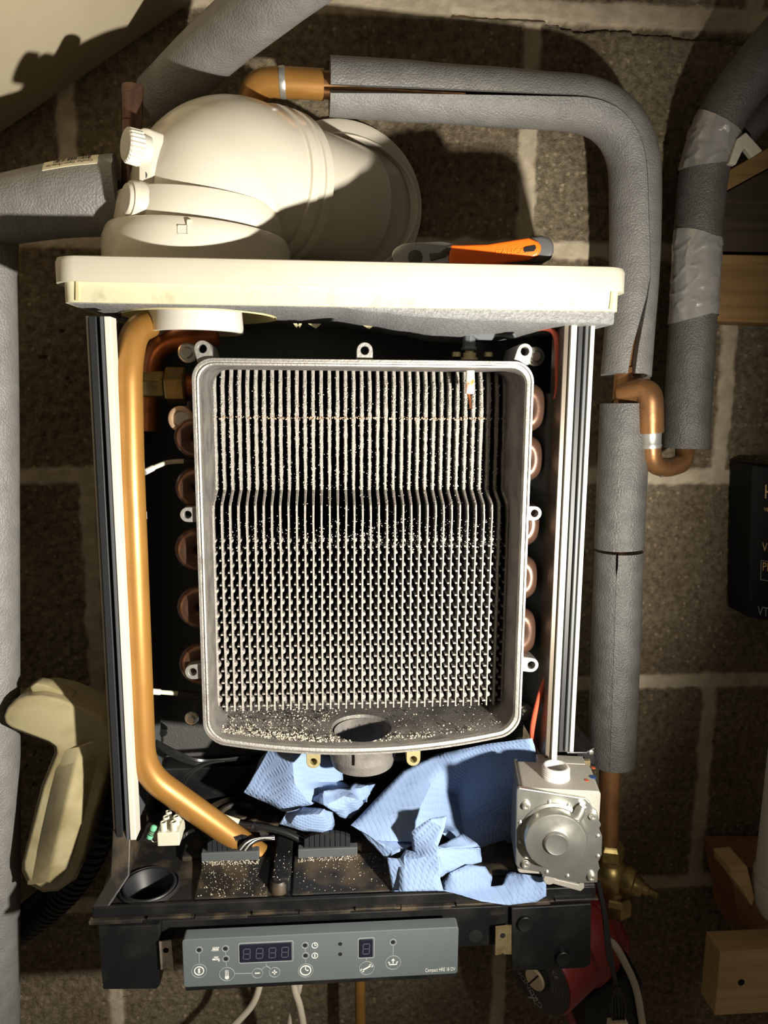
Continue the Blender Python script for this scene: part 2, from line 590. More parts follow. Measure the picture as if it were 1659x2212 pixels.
def sleeve(mb, pts, r, ri, gap=None, n=40, skew0=0.0, skew1=0.0, ang=None, ref=TOCAM, wob=0.0, wrk=0.0):
    """foam sleeve: hollow tube, optionally slit. gap(i/len)->(centre angle, half width). ang=(a0,a1): only that arc"""
    fr = frames(pts, ref)
    out = []
    m = len(pts)
    for i, (p, (t, a, b)) in enumerate(zip(pts, fr)):
        u = i / (m - 1)
        rr = (r[i] if isinstance(r, list) else r)
        if wob:
            rr += wob * noise.noise(p * 18)
        if ang:
            a0, a1 = ang
        elif gap:
            c, h = gap(u)
            a0, a1 = c + h, c + 2 * PI - h
        else:
            a0, a1 = 0, 2 * PI
        lo = []
        full = not (ang or gap)
        kk = n if full else n + 1
        sk = (skew0 if i == 0 else 0) + (skew1 if i == m - 1 else 0)
        def pt(th, rad):
            if wrk and rad > ri + 1e-6:
                q = p + (a * math.cos(th) + b * math.sin(th)) * rad
                q = V((q.x * 28 + q.z * 22, q.y * 30, q.z * 70 - q.x * 45))
                q += V((1, 1, 1)) * noise.noise(q * .6)
                rad += wrk * max(0.0, 1 - abs(noise.noise(q)) * 5.5) ** 1.5
            return p + (a * math.cos(th) + b * math.sin(th)) * rad + t * (sk * math.sin(th))
        for k in range(kk):
            lo.append(pt(a0 + (a1 - a0) * k / n, rr))
        inn = [pt(a0 + (a1 - a0) * k / n, ri) for k in range(kk)]
        out.append((lo, inn))
    if ang or gap:
        loops = [lo + inn[::-1] for lo, inn in out]
        mb.loft(loops, True)
        q = len(loops[0])
        base = len(mb.v) - q * m
        for e in (0, m - 1):
            for k in range(n):
                mb.f.append((base + e * q + k, base + e * q + k + 1, base + e * q + q - 2 - k, base + e * q + q - 1 - k))
    else:
        mb.loft([lo for lo, _ in out] + [inn for _, inn in out][::-1], True, ring=True)
    return mb


# ================================================================== SETTING
def build_wall():
    x0, x1, z0, z1 = -0.92, 1.00, 0.42, 2.10
    st = 0.0026
    nx, nz = int((x1 - x0) / st), int((z1 - z0) / st)
    hz = [at(1100, 22, 0).z, at(1200, 540, 0).z, at(1500, 1028, 0).z, at(1500, 1470, 0).z, at(1450, 1902, 0).z]
    hz += [hz[-1] - 0.225, hz[-1] - 0.45]
    xa = at(1140, 350, 0).x
    xa2 = at(146, 300, 0).x
    xd = at(1518, 1680, 0).x
    vj = {0: (xa - 0.45, xa, xa + 0.45, xa2), 1: (xa - 0.675, xa - 0.225, xa + 0.225), 2: (xa - 0.45, xa, xa + 0.42), 3: (xd - 0.45, xd, xd - 0.9), 4: (xa, xa - 0.45, xa + 0.42), 5: (xd, xd - .45), -1: (xa - .225, xa + .225)}
    vs, fs, mo = [], [], []
    for j in range(nz + 1):
        z = z0 + j * st
        k = sum(1 for h in hz if z < h) - 1
        for i in range(nx + 1):
            x = x0 + i * st
            p = V((x, 0, z))
            nn = noise.noise(p * 45) * 0.5 + noise.noise(p * 110) * 0.4
            d = min(abs(z - h) - (0.0085 if q else 0.011) for q, h in enumerate(hz))
            for xv in vj.get(k, ()):
                d = min(d, abs(x - xv) - 0.0085)
            if z > hz[0] and x > -0.08:
                d = min(d, 0.010 - (z - hz[0]) * 0.25 - 0.004)
            d += nn * 0.0050
            mval = max(0.0, min(1.0, 0.5 - d / 0.003))
            rough = noise.noise(p * 260) * 0.0016 + noise.noise(p * 140) * 0.0017 + noise.noise(p * 18) * 0.0012
            pit = noise.noise(p * 190 + V((9, 3, 1)))
            if pit < -0.42:
                rough += (-(pit + 0.42)) * 0.010
            y = rough * (1 - 0.65 * mval) - 0.0016 * mval
            # crack under the top bed joint
            zc = hz[0] - 0.009 + 0.004 * noise.noise(V((x * 22, 0, 5))) - (x - 0.2) * 0.05
            if x > 0.12 and abs(z - zc) < 0.0016:
                y += 0.006
            vs.append((x, y, z))
            mo.append(mval)
    W = nx + 1
    for j in range(nz):
        for i in range(nx):
            a = j * W + i
            fs.append((a, a + 1, a + W + 1, a + W))
    nv = len(vs)
    # back face so the wall has thickness
    vs += [(x0, 0.1, z0), (x1, 0.1, z0), (x1, 0.1, z1), (x0, 0.1, z1)]
    mo += [0] * 4
    fs += [(nv, nv + 3, nv + 2, nv + 1), (0, nv, nv + 1, nx), (nz * W, nz * W + nx, nv + 2, nv + 3)]
    fs += [tuple([j * W for j in range(nz + 1)] + [nv + 3, nv]), tuple([j * W + nx for j in range(nz, -1, -1)] + [nv + 1, nv + 2])]
    me = bpy.data.meshes.new('wall_back')
    me.from_pydata(vs, [], fs)
    a = me.attributes.new('mortar', 'FLOAT', 'POINT')
    a.data.foreach_set('value', mo)
    me.polygons.foreach_set('use_smooth', [True] * len(me.polygons))
    me.materials.append(WALLM)
    o = bpy.data.objects.new('wall_back', me)
    COL.objects.link(o)
    struct(o)
    o['label'] = 'rough concrete block wall with pale mortar joints behind the boiler'


build_wall()
A, B = at(0, 287, 0), at(418, 0, 0)
dd = (B - A).normalized()
nrm = V((-dd.z, 0, dd.x))
p0, p1 = A - dd * 0.25, B + dd * 0.12
mb = MB().loft([[p0 + V((0, y, 0)), p1 + V((0, y, 0)), p1 + nrm * 0.03 + V((0, y, 0)), p0 + nrm * 0.03 + V((0, y, 0))] for y in (-0.62, 0.0)], True, True, True)
o = struct(obj('ceiling', mb, soffit, None, False))
o['label'] = 'sloping cream painted soffit board at the upper left'

# ================================================================== BOILER
YL = -0.212       # lid front
YF = -0.172       # exchanger flange
YR = -0.185       # casing rail front
boiler = thing('boiler', (0.0, -0.02, at(700, 1990, -0.2).z),
               'opened gas boiler hung on the block wall, cover off, finned heat exchanger bared', 'boiler')

# --- lid
zl0 = at(735, 616, YL).z
zl1 = at(735, 561, YL).z
xl0, xl1 = at(104, 590, YL).x, at(1366, 600, YL).x


def lid_loop(x0, x1, yf, yb, z, r=0.018):
    return [V((x, y, z)) for x, y in rrect(x0, x1, yf, yb, r, 6)]


mb = MB()
top = [(0.004, zl0), (0, zl0 - 0.0005), (0, zl0 + 0.002), (0, zl1 - 0.004), (0.001, zl1 - 0.001), (0.004, zl1)]
mb.loft([lid_loop(xl0 + i, xl1 - i, YL + i, -0.012 - i, z) for i, z in [(0.004, zl0)] + top[1:]], True, True, True)
lid = obj('top_panel', mb, cream, boiler, True, label='cream enamelled top panel')
zp0 = at(735, 662, YL + 0.008).z
xp0, xp1 = at(134, 640, YL + 0.008).x, at(1341, 650, YL + 0.008).x
yp = YL + 0.008
mb = MB()
# skirt: thin wall all round
lo = [lid_loop(xp0 + i, xp1 - i, yp + i, -0.014 - i, z, 0.008) for i, z in ((0, zl0 + 0.002), (0, zp0), (0.0045, zp0), (0.0045, zl0 + 0.002))]
mb.loft(lo, True, ring=True)
skirt = obj('skirt', mb, lipmat, lid, True, label='yellowed lip under the top panel')
for xx in (xp0 + 0.011, xp1 - 0.008):
    mb = MB()
    mb.prism([(xx - 0.0012, zp0 + 0.001), (xx + 0.0012, zp0 + 0.001), (xx + 0.0016, zp0 + 0.016), (xx - 0.0002, zp0 + 0.016)], yp - 0.0012, yp + 0.002)
    obj('corner_notch', mb, yel, lid)
# left return flange seen below the skirt
mb = MB()
a = at(134, 655, yp); b = at(205, 690, -0.1)
mb.add([a, at(150, 664, yp), at(212, 684, -0.1), at(212, 690, -0.1), at(135, 662, yp)], [(0, 1, 2, 3, 4)])
# --- foam liner under the lid, sagging toward the back
yb = -0.10
fk = [(138, 0.0005, 0), (700, 0.0005, 0), (800, 0.003, 6), (880, 0.006, 12), (960, 0.0075, 22), (1040, 0.008, 24), (1150, 0.009, 14), (1250, 0.0095, 4), (1334, 0.010, 0)]
loops = []
for i in range(0, 61):
    px = 138 + (1334 - 138) * i / 60
    k = max(j for j in range(len(fk) - 1) if fk[j][0] <= px + 1e-6)
    t = (px - fk[k][0]) / (fk[k + 1][0] - fk[k][0])
    t = t * t * (3 - 2 * t)
    fd = fk[k][1] + (fk[k + 1][1] - fk[k][1]) * t
    bd = (fk[k][2] + (fk[k + 1][2] - fk[k][2]) * t) * 0.00042
    x = xp0 + 0.003 + (xp1 - xp0 - 0.006) * i / 60
    zf_ = zp0 - fd
    wv = 0.0006 * noise.noise(V((x * 40, 0, 0)))
    loops.append([V((x, yp + 0.004, zl0 + 0.002)), V((x, yp + 0.004, zf_ + 0.002)), V((x, yp + 0.0055, zf_ + 0.0005)), V((x, yp + 0.009, zf_ + wv)), V((x, -0.10, zf_ - bd)), V((x, -0.085, zf_ - bd)), V((x, -0.018, zf_ + wv)), V((x, -0.018, zl0 + 0.002))])
mb = MB().loft(loops, True, True, True)
fo = obj('foam_liner', mb, foam_lid, lid, True, label='grey foam glued under the top panel')
hc = at(428, 690, -0.125)
FLX, FLY = hc.x, -0.118
cut(fo, MB().cyl((FLX, FLY, zp0 - 0.08), (FLX, FLY, zl1 - 0.004), 0.0655, n=48))
cut(lid, MB().cyl((FLX, FLY, zl0 - 0.01), (FLX, FLY, zl1 + 0.01), 0.0645, n=48))
mb = MB()
zc = zp0 - 0.0015
mb.lathe((FLX, FLY, 0), (0, 0, 1), [(0.0655, zc), (0.0655, zl1 + 0.002), (0.0635, zl1 + 0.002), (0.0635, zc)], 48, False, False)
obj('flue_opening_liner', mb, yel, lid, label='yellowed plastic ring round the flue opening')
c2 = at(426, 700, -0.115)
zt = at(426, 711, -0.118 - 0.039).z
mb = MB().lathe((c2.x, FLY, 0), (0, 0, 1), [(0.0385, zt + 0.12), (0.0385, zt + 0.018), (0.0395, zt + 0.004), (0.0395, zt), (0.0375, zt - 0.0005), (0.0365, zt + 0.003), (0.0360, zt + 0.12)], 48, False, False)
obj('inner_flue_collar', mb, white, lid, label='white inner flue tube poking down through the top panel')
for px, py, dx in ((640, 708, 6), (680, 711, 14), (795, 712, 14), (850, 710, 5), (618, 664, 5), (233, 659, 6), (845, 702, 5), (647, 700, 5)):
    p = at(px, py, yb - 0.004)
    p.z = max(p.z, zp0 - 0.004)
    wd = dx / 2400
    mb = MB().prism([(p.x - wd, p.z), (p.x + wd, p.z), (p.x + wd * .2, p.z - 0.004), (p.x - wd * .2, p.z - 0.003)], yb - 0.006, yb - 0.002)
    obj('clip_tab', mb, yel, lid)

# --- casing back and sides
zt_case, zb_case = zp0 + 0.004, at(700, 1800, YR).z - 0.03
mb = MB().box((at(215, 1000, YR).x, -0.034, zb_case - 0.0), (at(1262, 1000, YR).x, -0.026, zt_case))
obj('back_panel', mb, foam_in, boiler, False, label='dark foam lined back of the casing')


def strip(name, xpt, xpb, ya, yb_, m, par, y0=690, y1=1800, bev=0.0006, lab=None, taper=False):
    """vertical strip given by photo x range at y=1000"""
    x0, x1 = at(xpt, 1000, ya).x, at(xpb, 1000, ya).x
    z0, z1 = at(700, y1, ya).z, at(700, y0, ya).z
    return obj(name, MB().box((x0, ya, z0), (x1, yb_, z1)), m, par, False, bevel=bev, label=lab)


sl = strip('side_panel', 202, 207, YR + 0.004, -0.03, cream, boiler, lab='cream steel left side of the casing')
strip('seal', 207.5, 224, YR + 0.001, -0.06, rubber, sl, lab='black rubber seal')
strip('inner_seal', 231, 240, YR + 0.000, -0.06, rubberg, sl, lab='grey rubber seal')
strip('groove', 222, 236, YR + 0.006, -0.06, rubber, sl)
strip('rail', 240, 254, YR - 0.001, -0.170, white, sl, lab='white plastic edge strip')
sr = strip('side_panel', 1262, 1271, YR + 0.000, -0.03, white, boiler, y1=1640, lab='cream steel right side of the casing')
strip('seal', 1251, 1258, YR + 0.001, -0.06, rubberg, sr, y1=1640, lab='grey rubber seal')
strip('groove', 1236, 1263, YR + 0.005, -0.06, rubber, sr, y1=1640)
strip('rail', 1221, 1233.5, YR - 0.001, -0.170, white, sr, y1=1660, lab='white plastic edge strip')
strip('inner_wall', 1206, 1222, YR + 0.003, -0.150, mat('grey_brown_steel', (0.13, 0.105, 0.08), 0.4, 0.4), sr, y1=1660, lab='bare steel inner face')
# foam blocks lining the right side
mb = MB()
for ya, yb2 in ((850, 1065), (1068, 1395), (1400, 1640)):
    a, b = at(1186, ya, -0.160), at(1215, yb2, -0.160)
    mb.rbox((a.x, -0.160, b.z), (a.x + 0.02, -0.034, a.z), 0.006, ax=2)
obj('side_foam', mb, foam_in, boiler, True, label='dark foam blocks lining the right side')

# --- heat exchanger
ex0, ex1 = at(424, 1150, YF).x, at(1142, 1150, YF).x
ez1, ez0 = at(790, 776, YF).z, at(445, 1604, YF).z
bul = ez0 - at(790, 1631, YF).z


def exloop(ins, y, seg=8):
    x0, x1, z0, z1 = ex0 + ins, ex1 - ins, ez0 + ins, ez1 - ins
    r = max(0.006, 0.017 - ins * 0.6)
    out = []
    for cx, cz, a0 in ((x1 - r, z1 - r, 0), (x0 + r, z1 - r, 90), (x0 + r, z0 + r, 180), (x1 - r, z0 + r, 270)):
        for i in range(seg + 1):
            a = R(a0 + 90 * i / seg)
            out.append([cx + r * math.cos(a), cz + r * math.sin(a)])
        if a0 == 180:
            for i in range(1, 24):
                out.append([x0 + r + (x1 - x0 - 2 * r) * i / 24, z0])
        elif a0 == 90:
            for i in range(1, 8):
                out.append([x0, z1 - r - (z1 - z0 - 2 * r) * i / 8])
    mid, hw = (ex0 + ex1) / 2, (ex1 - ex0) / 2
    for p in out:
        if p[1] < z0 + r:
            u = (p[0] - mid) / hw
            p[1] -= bul * max(0, 1 - u * u * 1.02) * (1 if p[1] <= z0 + 1e-6 else max(0, 1 - (p[1] - z0) / r))
    return [V((p[0], y, p[1])) for p in out]


YB = -0.045
mb = MB()
seq = [(0.003, YB), (0.002, YF + 0.012), (0.0004, YF + 0.010), (0, YF + 0.002), (0.0005, YF), (0.0021, YF), (0.0025, YF + 0.0018), (0.0038, YF + 0.002), (0.0042, YF + 0.0008), (0.0056, YF + 0.0012), (0.0062, YF + 0.006), (0.0068, YF + 0.030), (0.0073, YB)]
mb.loft([exloop(i, y) for i, y in seq], True, ring=True)
hx = obj('heat_exchanger', mb, alu, boiler, True, label='cast aluminium heat exchanger with its burner door off')
for_in = lambda c, n: c.y > YF + 0.0055 and (ex0 + .004 < c.x < ex1 - .004) and (ez0 - bul + .004 < c.z < ez1 - .004)
second(hx, aluf, for_in)
zfl = ez0 - bul + 0.0066
hc_ = at(781, 1571, -0.130)
HX, HY = hc_.x, -0.132
cut(hx, MB().cyl((HX, HY, zfl - 0.05), (HX, HY, zfl + 0.03), 0.028, n=40))
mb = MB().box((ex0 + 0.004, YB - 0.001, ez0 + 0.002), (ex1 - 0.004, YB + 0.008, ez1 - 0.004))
obj('back_wall', mb, gap_dark, hx, False, label='black back wall of the exchanger')
# stepped wall low at the back
zs0, zs1 = at(700, 1546, -0.085).z, at(700, 1500, -0.085).z
mb = MB().box((ex0 + 0.005, -0.085, ez0 - 0.004), (at(1020, 1540, -0.085).x, YB, zs1))
mb.box((at(1020, 1540, -0.085).x, -0.092, ez0 - 0.004), (at(1062, 1540, -0.085).x, YB, zs1))
obj('rear_ledge', mb, aluf, hx, False, 0.001)
# top header over the fins
zh = at(760, 792, -0.115).z
mb = MB().box((ex0 + 0.0055, -0.128, zh), (ex1 - 0.0055, YB, ez1 - 0.004))
obj('header', mb, alu, hx, False, 0.002)
# fins
NF = 37
YFL, YFU = -0.130, -0.106
xa_, xb_ = at(463.5, 1250, YFL).x, at(1093, 1250, YFL).x
zj0, zj1 = at(700, 1058, YFU).z, at(700, 1092, YFL).z
zf0 = at(700, 1532, YFL).z
z900 = at(700, 903, YFU).z
pin_z = []
k = 0
zz = at(700, 1168, YFL).z
pitch_ = (at(700, 1168, YFL).z - at(700, 1168 + 26.2 * 13.4, YFL).z) / 13.4
fins = []
FT = 0.0014


def fin_mesh(i):
    x = xa_ + (xb_ - xa_) * i / (NF - 1)
    prof = [(YFU + 0.010, zh + 0.001, 1.25), (YFU + 0.002, zh - 0.018, 1.2), (YFU, z900, 1.25), (YFU, zj0, 0.95), (YFL + 0.0015, zj1, 0.72), (YFL, zj1 - 0.01, 0.66), (YFL, zf0, 0.64)]
    mb = MB()
    so = []
    loops = []
    npt = 8
    for (ya, za, ta), (yb2, zb2, tb) in zip(prof, prof[1:]):
        kk = max(2, int((za - zb2) / 0.003))
        for j in range(kk):
            t = j / kk
            loops.append((ya + (yb2 - ya) * t, za + (zb2 - za) * t, ta + (tb - ta) * t))
    loops.append(prof[-1])
    L = []
    for y, z, t in loops:
        j = 1 + (0.42 if zj0 < z < z900 + .012 else .14) * noise.noise(V((x * 300, z * 420, 2)))
        h = FT * t * j
        xo = x + 0.0003 * noise.noise(V((x * 90, z * 60, 7)))
        L.append([V((xo - h, YB - 0.002, z)), V((xo - h, y + 0.010, z)), V((xo - h, y + 0.0012, z)), V((xo - h * .6, y, z)), V((xo + h * .6, y, z)), V((xo + h, y + 0.0012, z)), V((xo + h, y + 0.010, z)), V((xo + h, YB - 0.002, z))])
        so += [1, 1, 0.12, 0, 0, 0.12, 1, 1]  # flanks turn dark behind the front edge, fully dark deep in the gaps
    mb.loft(L, True, True, True)
    # stub pins running back into the gaps, alternately right and left
    for kx in range(14):
        z = zz - pitch_ * kx
        grow = min(1.0, 0.62 + kx * 0.035)
        jz = random.uniform(-0.0002, 0.0002)
        if i < NF:
            n0 = len(mb.v)
            r_ = 0.0022 * grow
            lo = []
            for yy in (YFL + 0.001, YFL + 0.034):
                lo.append([V((x + FT * .5 + math.cos(a) * r_ * 1.25, yy, z + jz + math.sin(a) * r_)) for a in [R(-90 + 22.5 * q) for q in range(9)]])
            mb.loft(lo, True, True, True)
            so.extend([0] * (len(mb.v) - n0))
        n0 = len(mb.v)
        l_ = 0.0033 * grow
        z2 = z - pitch_ * 0.54 + jz
        mb.box((x - FT * .4 - l_, YFL + 0.001, z2 - 0.0007), (x - FT * .4, YFL + 0.034, z2 + 0.0007))
        so.extend([0] * (len(mb.v) - n0))
    c = V((x, YFL, (zh + zf0) / 2))
    me = bpy.data.meshes.new('fin')
    me.from_pydata([tuple(p - c) for p in mb.v], [], mb.f)
    bm = bmesh.new(); bm.from_mesh(me); bmesh.ops.recalc_face_normals(bm, faces=bm.faces); bm.to_mesh(me); bm.free()
    a = me.attributes.new('gap_dark', 'FLOAT', 'POINT')
    a.data.foreach_set('value', so)
    me.materials.append(FINM)
    o = bpy.data.objects.new('fin', me)
    o.location = c
    COL.objects.link(o)
    setp(o, hx)
    return x


finx = [fin_mesh(i) for i in range(NF)]
# scale granules grown on the fin edges
OCT = [(1, 0, 0), (-1, 0, 0), (0, 1, 0), (0, -1, 0), (0, 0, 1), (0, 0, -1)]
OCF = [(0, 2, 4), (2, 1, 4), (1, 3, 4), (3, 0, 4), (2, 0, 5), (1, 2, 5), (3, 1, 5), (0, 3, 5)]


def grain(mb, p, r):
    a, b, c = random.random() * 6, random.random() * 6, random.random() * 6
    Rm = Matrix.Rotation(a, 3, 'X') @ Matrix.Rotation(b, 3, 'Z')
    mb.add([p + Rm @ (V(q) * r * random.uniform(.6, 1.25)) for q in OCT], OCF)


mb = MB()
ztop, zmid, zend = zh, z900, at(700, 1190, YFL).z
for x in finx[:-1]:
    cx = (x - ex0) / (ex1 - ex0)
    for q in range(1300):
        z = random.uniform(zend, zh - 0.008)
        if z > z900:
            keep = 0.16 + 0.75 * ((zh - z) / (zh - z900)) ** 2
        elif z > zj0:
            keep = 0.85
        elif z > zj1 - 0.012:
            keep = 0.05
        else:
            keep = 0.12 + 0.6 * max(0, 1 - abs(z - at(700, 1165, YFL).z) / 0.022) * max(0.1, 1 - abs(cx - .55) * 1.6)
        if random.random() > keep * (1.25 if noise.noise(V((x * 400, 0, z * 230))) > -.05 else .35):
            continue
        if z > zj0:
            y = YFU + max(0, (z - zh + 0.018) / 0.018) * 0.008
        elif z > zj1:
            y = YFU + (YFL - YFU) * (zj0 - z) / (zj0 - zj1)
        else:
            y = YFL
        spread = 0.0011 if z > zj0 else 0.0016
        grain(mb, V((x + random.gauss(0, spread * .75), y + random.uniform(-0.0003, 0.0008), z)), random.choice((.00025, .0003, .0004, .0006)))
obj('scale_deposit', mb, crust, hx, False, kind='stuff', label='white scale grains furring the fins')
# rusty line of seal across the fins
mb = MB()
for i in range(520):
    x = random.uniform(finx[0] - 0.001, finx[-1])
    if random.random() < .55:
        x = random.choice(finx) + random.gauss(0, 0.0012)
    grain(mb, V((x, YFU + random.uniform(-0.0012, 0.001), z900 + random.gauss(0, 0.0007))), random.uniform(0.0004, 0.001))
obj('rust_line', mb, mat('rusty_scale', (0.45, 0.30, 0.20), 0.9, 0, None, ((0.62, 0.52, 0.42), 200, 0.45, 0.6)), hx, False, kind='stuff', label='rust tinged line of scale across the fins')


def lug(px, py, r_px, toward, m=alul, depth=0.05, y=None, rr=None):
    """flat ear with a bolt hole, web pointing along toward (dx,dz)"""
    y = YF + 0.0042 if y is None else y
    c = at(px, py, y)
    R_ = r_px / 2620
    rh = R_ * 0.52
    t = V((toward[0], 0, toward[1])).normalized()
    N = 40
    o_, i_ = [], []
    L_ = R_ * 1.55
    for k in range(N):
        a = 2 * PI * k / N
        d = V((math.cos(a), 0, math.sin(a)))
        al = d.dot(t)
        pe = abs(d.x * t.z - d.z * t.x)
        rad = R_
        if al > 0.05:
            wdt = R_ * 1.02
            rad2 = min(L_ / al, wdt / pe if pe > 1e-4 else 9)
            rad = max(R_, min(rad2, L_ / al))
        o_.append(c + d * rad)
        i_.append(c + d * rh)
    yb2 = V((0, 0.010, 0))
    mb = MB().loft([o_, i_, [p + yb2 for p in i_], [p + yb2 for p in o_]], True, ring=True)
    if depth:
        # boss behind the ear
        lo1 = [p + V((0, .010, 0)) for p in o_]
        lo2 = [c + (p - c) * .75 + V((0, depth, 0)) for p in o_]
        mb.loft([lo1, lo2, [p + V((0, depth, 0)) for p in i_], [p + V((0, .0101, 0)) for p in i_]], True)
    obj('lug', mb, m, hx, False, 0.0004, 1)
    bb = MB().cyl(c + V((0, 0.012, 0)), c + V((0, 0.02, 0)), rh * 1.02)
    obj('lug_hole', bb, hole, hx, False)


for a in ((437, 753, 17, (0.25, -1)), (788, 757, 17, (0, -1)), (1134, 759, 17, (-0.3, -1)), (405, 1112, 16, (1, 0)), (1155, 1109, 16, (-1, 0)), (416, 1452, 17, (1, 0.1)), (1148, 1437, 17, (-1, .15))):
    lug(*a)
lug(677, 1646, 16, (0, 1), brassy)
lug(893, 1641, 16, (0, 1), brassy)


def bolt(px, py, y, r, par, name='bolt'):
    c = at(px, py, y)
    mb = MB().lathe(c, (0, -1, 0), [(r, -0.004), (r, 0), (r * .85, 0.0008), (r * .8, 0.0008), (r * .6, 0.001), (r * .6, 0.003), (r * .45, 0.0042), (r * .2, 0.0042)], 24)
    mb.lathe(c + V((0, 0.004, 0)), (0, 1, 0), [(r * .5, 0), (r * .5, 0.03)], 12)
    obj(name, mb, zinck, par)


for a in ((405, 762, -0.125, 0.0085), (1156, 770, -0.13, 0.0085), (414, 1552, -0.12, 0.0065), (1136, 1540, -0.125, 0.0075)):
    bolt(*a, hx)
# flue spigot
zsp = at(783, 1680, HY - 0.03).z
ztop_ = ez0 - bul + 0.004
mb = MB().lathe((HX + 0.001, HY, 0), (0, 0, 1), [(0.0280, ztop_), (0.0305, ztop_), (0.0305, zsp + 0.012), (0.0312, zsp + 0.010), (0.0306, zsp + 0.008), (0.0285, zsp), (0.0255, zsp - 0.0005), (0.0245, zsp + 0.002), (0.0265, ztop_)], 48, False, False)
obj('flue_spigot', mb, aluf, hx, True, label='grimy grey outlet spigot under the exchanger')
c = at(768, 1640, HY - 0.031)
obj('spigot_rib', MB().box((c.x - 0.0008, HY - 0.0325, c.z - 0.006), (c.x + 0.0008, HY - 0.028, c.z + 0.010)), aluf, hx, False)
# copper return bends, left and right
for py, dy, h in ((945, 4, 84), (1053, 8, 86), (1186, 0, 96), (1310, 0, 96), (1432, 0, 96)):
    c = at(420, py, -0.150)
    c.x = ex0 - 0.0015
    Rr = h / 2480 * 0.27
    tr = h / 2480 * 0.24
    pts = [V((c.x - math.sin(R(a)) * Rr * 1.1, -0.150, c.z + math.cos(R(a)) * Rr)) for a in range(0, 181, 15)]
    obj('return_bend', MB().tube(pts, tr, 20), copperd, hx)
for py, h in ((880, 100), (990, 96), (1130, 96), (1246, 96), (1362, 104)):
    c = at(1142, py, -0.150)
    c.x = ex1 + 0.0015
    Rr = h / 2480 * 0.30
    tr = h / 2480 * 0.22
    pts = [V((c.x + math.sin(R(a)) * Rr * 0.55, -0.150, c.z + math.cos(R(a)) * Rr)) for a in range(0, 181, 15)]
    obj('return_bend', MB().tube(pts, tr, 20), copperd, hx)
# sensor stub, left
c = at(392, 905, -0.150)
ax = V((-0.15, -1, -0.05))
mb = MB().lathe(c, ax, [(0.0095, -0.045), (0.0098, -0.004), (0.0108, -0.002), (0.0108, 0.002), (0.0095, 0.003), (0.0072, 0.003), (0.0068, 0.001)], 32)
se = obj('sensor_stub', mb, mat('beige_sleeve', (0.46, 0.33, 0.22), 0.45, .3), hx)
obj('sensor_face', MB().lathe(c + ax * 0.0012 + V((0.0012, 0, 0)), ax, [(0.0062, 0), (0.006, 0.0009)], 24), zinck, hx)
a, b = at(404, 868, -0.152), at(411, 945, -0.152)
obj('spring_clip', MB().box((a.x, -0.152, b.z), (a.x + 0.003, -0.12, a.z)), mat('dark_steel', (0.10, 0.07, 0.05), 0.35, .8), hx, False, .0004)
# igniter
c0, c1 = at(1013, 796, -0.122), at(1013, 851, -0.122)
ig = obj('igniter_ceramic', MB().lathe((c0.x, -0.128, 0), (0, 0, 1), [(0.0036, c1.z), (0.0038, c1.z + 0.001), (0.0038, c0.z + 0.006)], 20), ceram, hx, label='white ceramic igniter stained with rust')
a, b = at(1012, 850, -0.128), at(1016, 882, -0.132)
obj('igniter_tip', MB().tube([a, a.lerp(b, .5) + V((0.0006, 0, 0)), b], [0.0016, 0.0013, 0.001], 10), copperr, hx)
c = at(1014, 775, -0.128)
obj('igniter_nut', MB().lathe((c.x, -0.128, 0), (0, 0, 1), [(0.0075, c.z - 0.001), (0.0075, c.z + 0.001), (0.0058, c.z + 0.001), (0.0058, c.z + 0.005), (0.004, c.z + 0.005), (0.004, c.z + 0.009)], 12), brassy, hx, False)
for px in (986, 1055):
    c = at(px, 768, -0.128)
    obj('igniter_screw', MB().lathe((c.x, -0.128, 0), (0, 0, 1), [(0.0038, c.z - 0.001), (0.0038, c.z + 0.0024), (0.003, c.z + 0.003)], 14), brassy, hx)
cap_ = at(1014, 737, -0.128)
mb = MB().lathe((cap_.x, -0.128, 0), (0, 0, 1), [(0.0068, cap_.z - 0.008), (0.0074, cap_.z - 0.006), (0.0060, cap_.z - 0.005), (0.0060, cap_.z + 0.014)], 8)
a, b = at(1020, 735, -0.128), at(1112, 706, -0.128)
pa = [at(1030, 735, -.128), at(1060, 736, -.128), at(1066, 729, -.128), at(1080, 729, -.128), at(1102, 733, -.128), at(1112, 730, -.128), at(1113, 700, -.128), at(1005, 700, -.128), at(1005, 720, -.128)]
mb.prism(pa, -0.134, -0.122)
obj('igniter_cap', mb, rubberg, hx, False, 0.0006, 1, label='black rubber igniter plug')

# --- flow pipe
pts = fillet([at(322, 700, -0.125), at(290, 716, -0.150), at(276, 790, -0.163), at(281, 1000, -0.165), at(309, 1668, -0.165), at(560, 1848, -0.145)], 0.024)
obj('flow_pipe', MB().tube(dense(pts, 0.01), 0.0112, 32), lacq, boiler, label='broad orange lacquered copper pipe inside the casing')
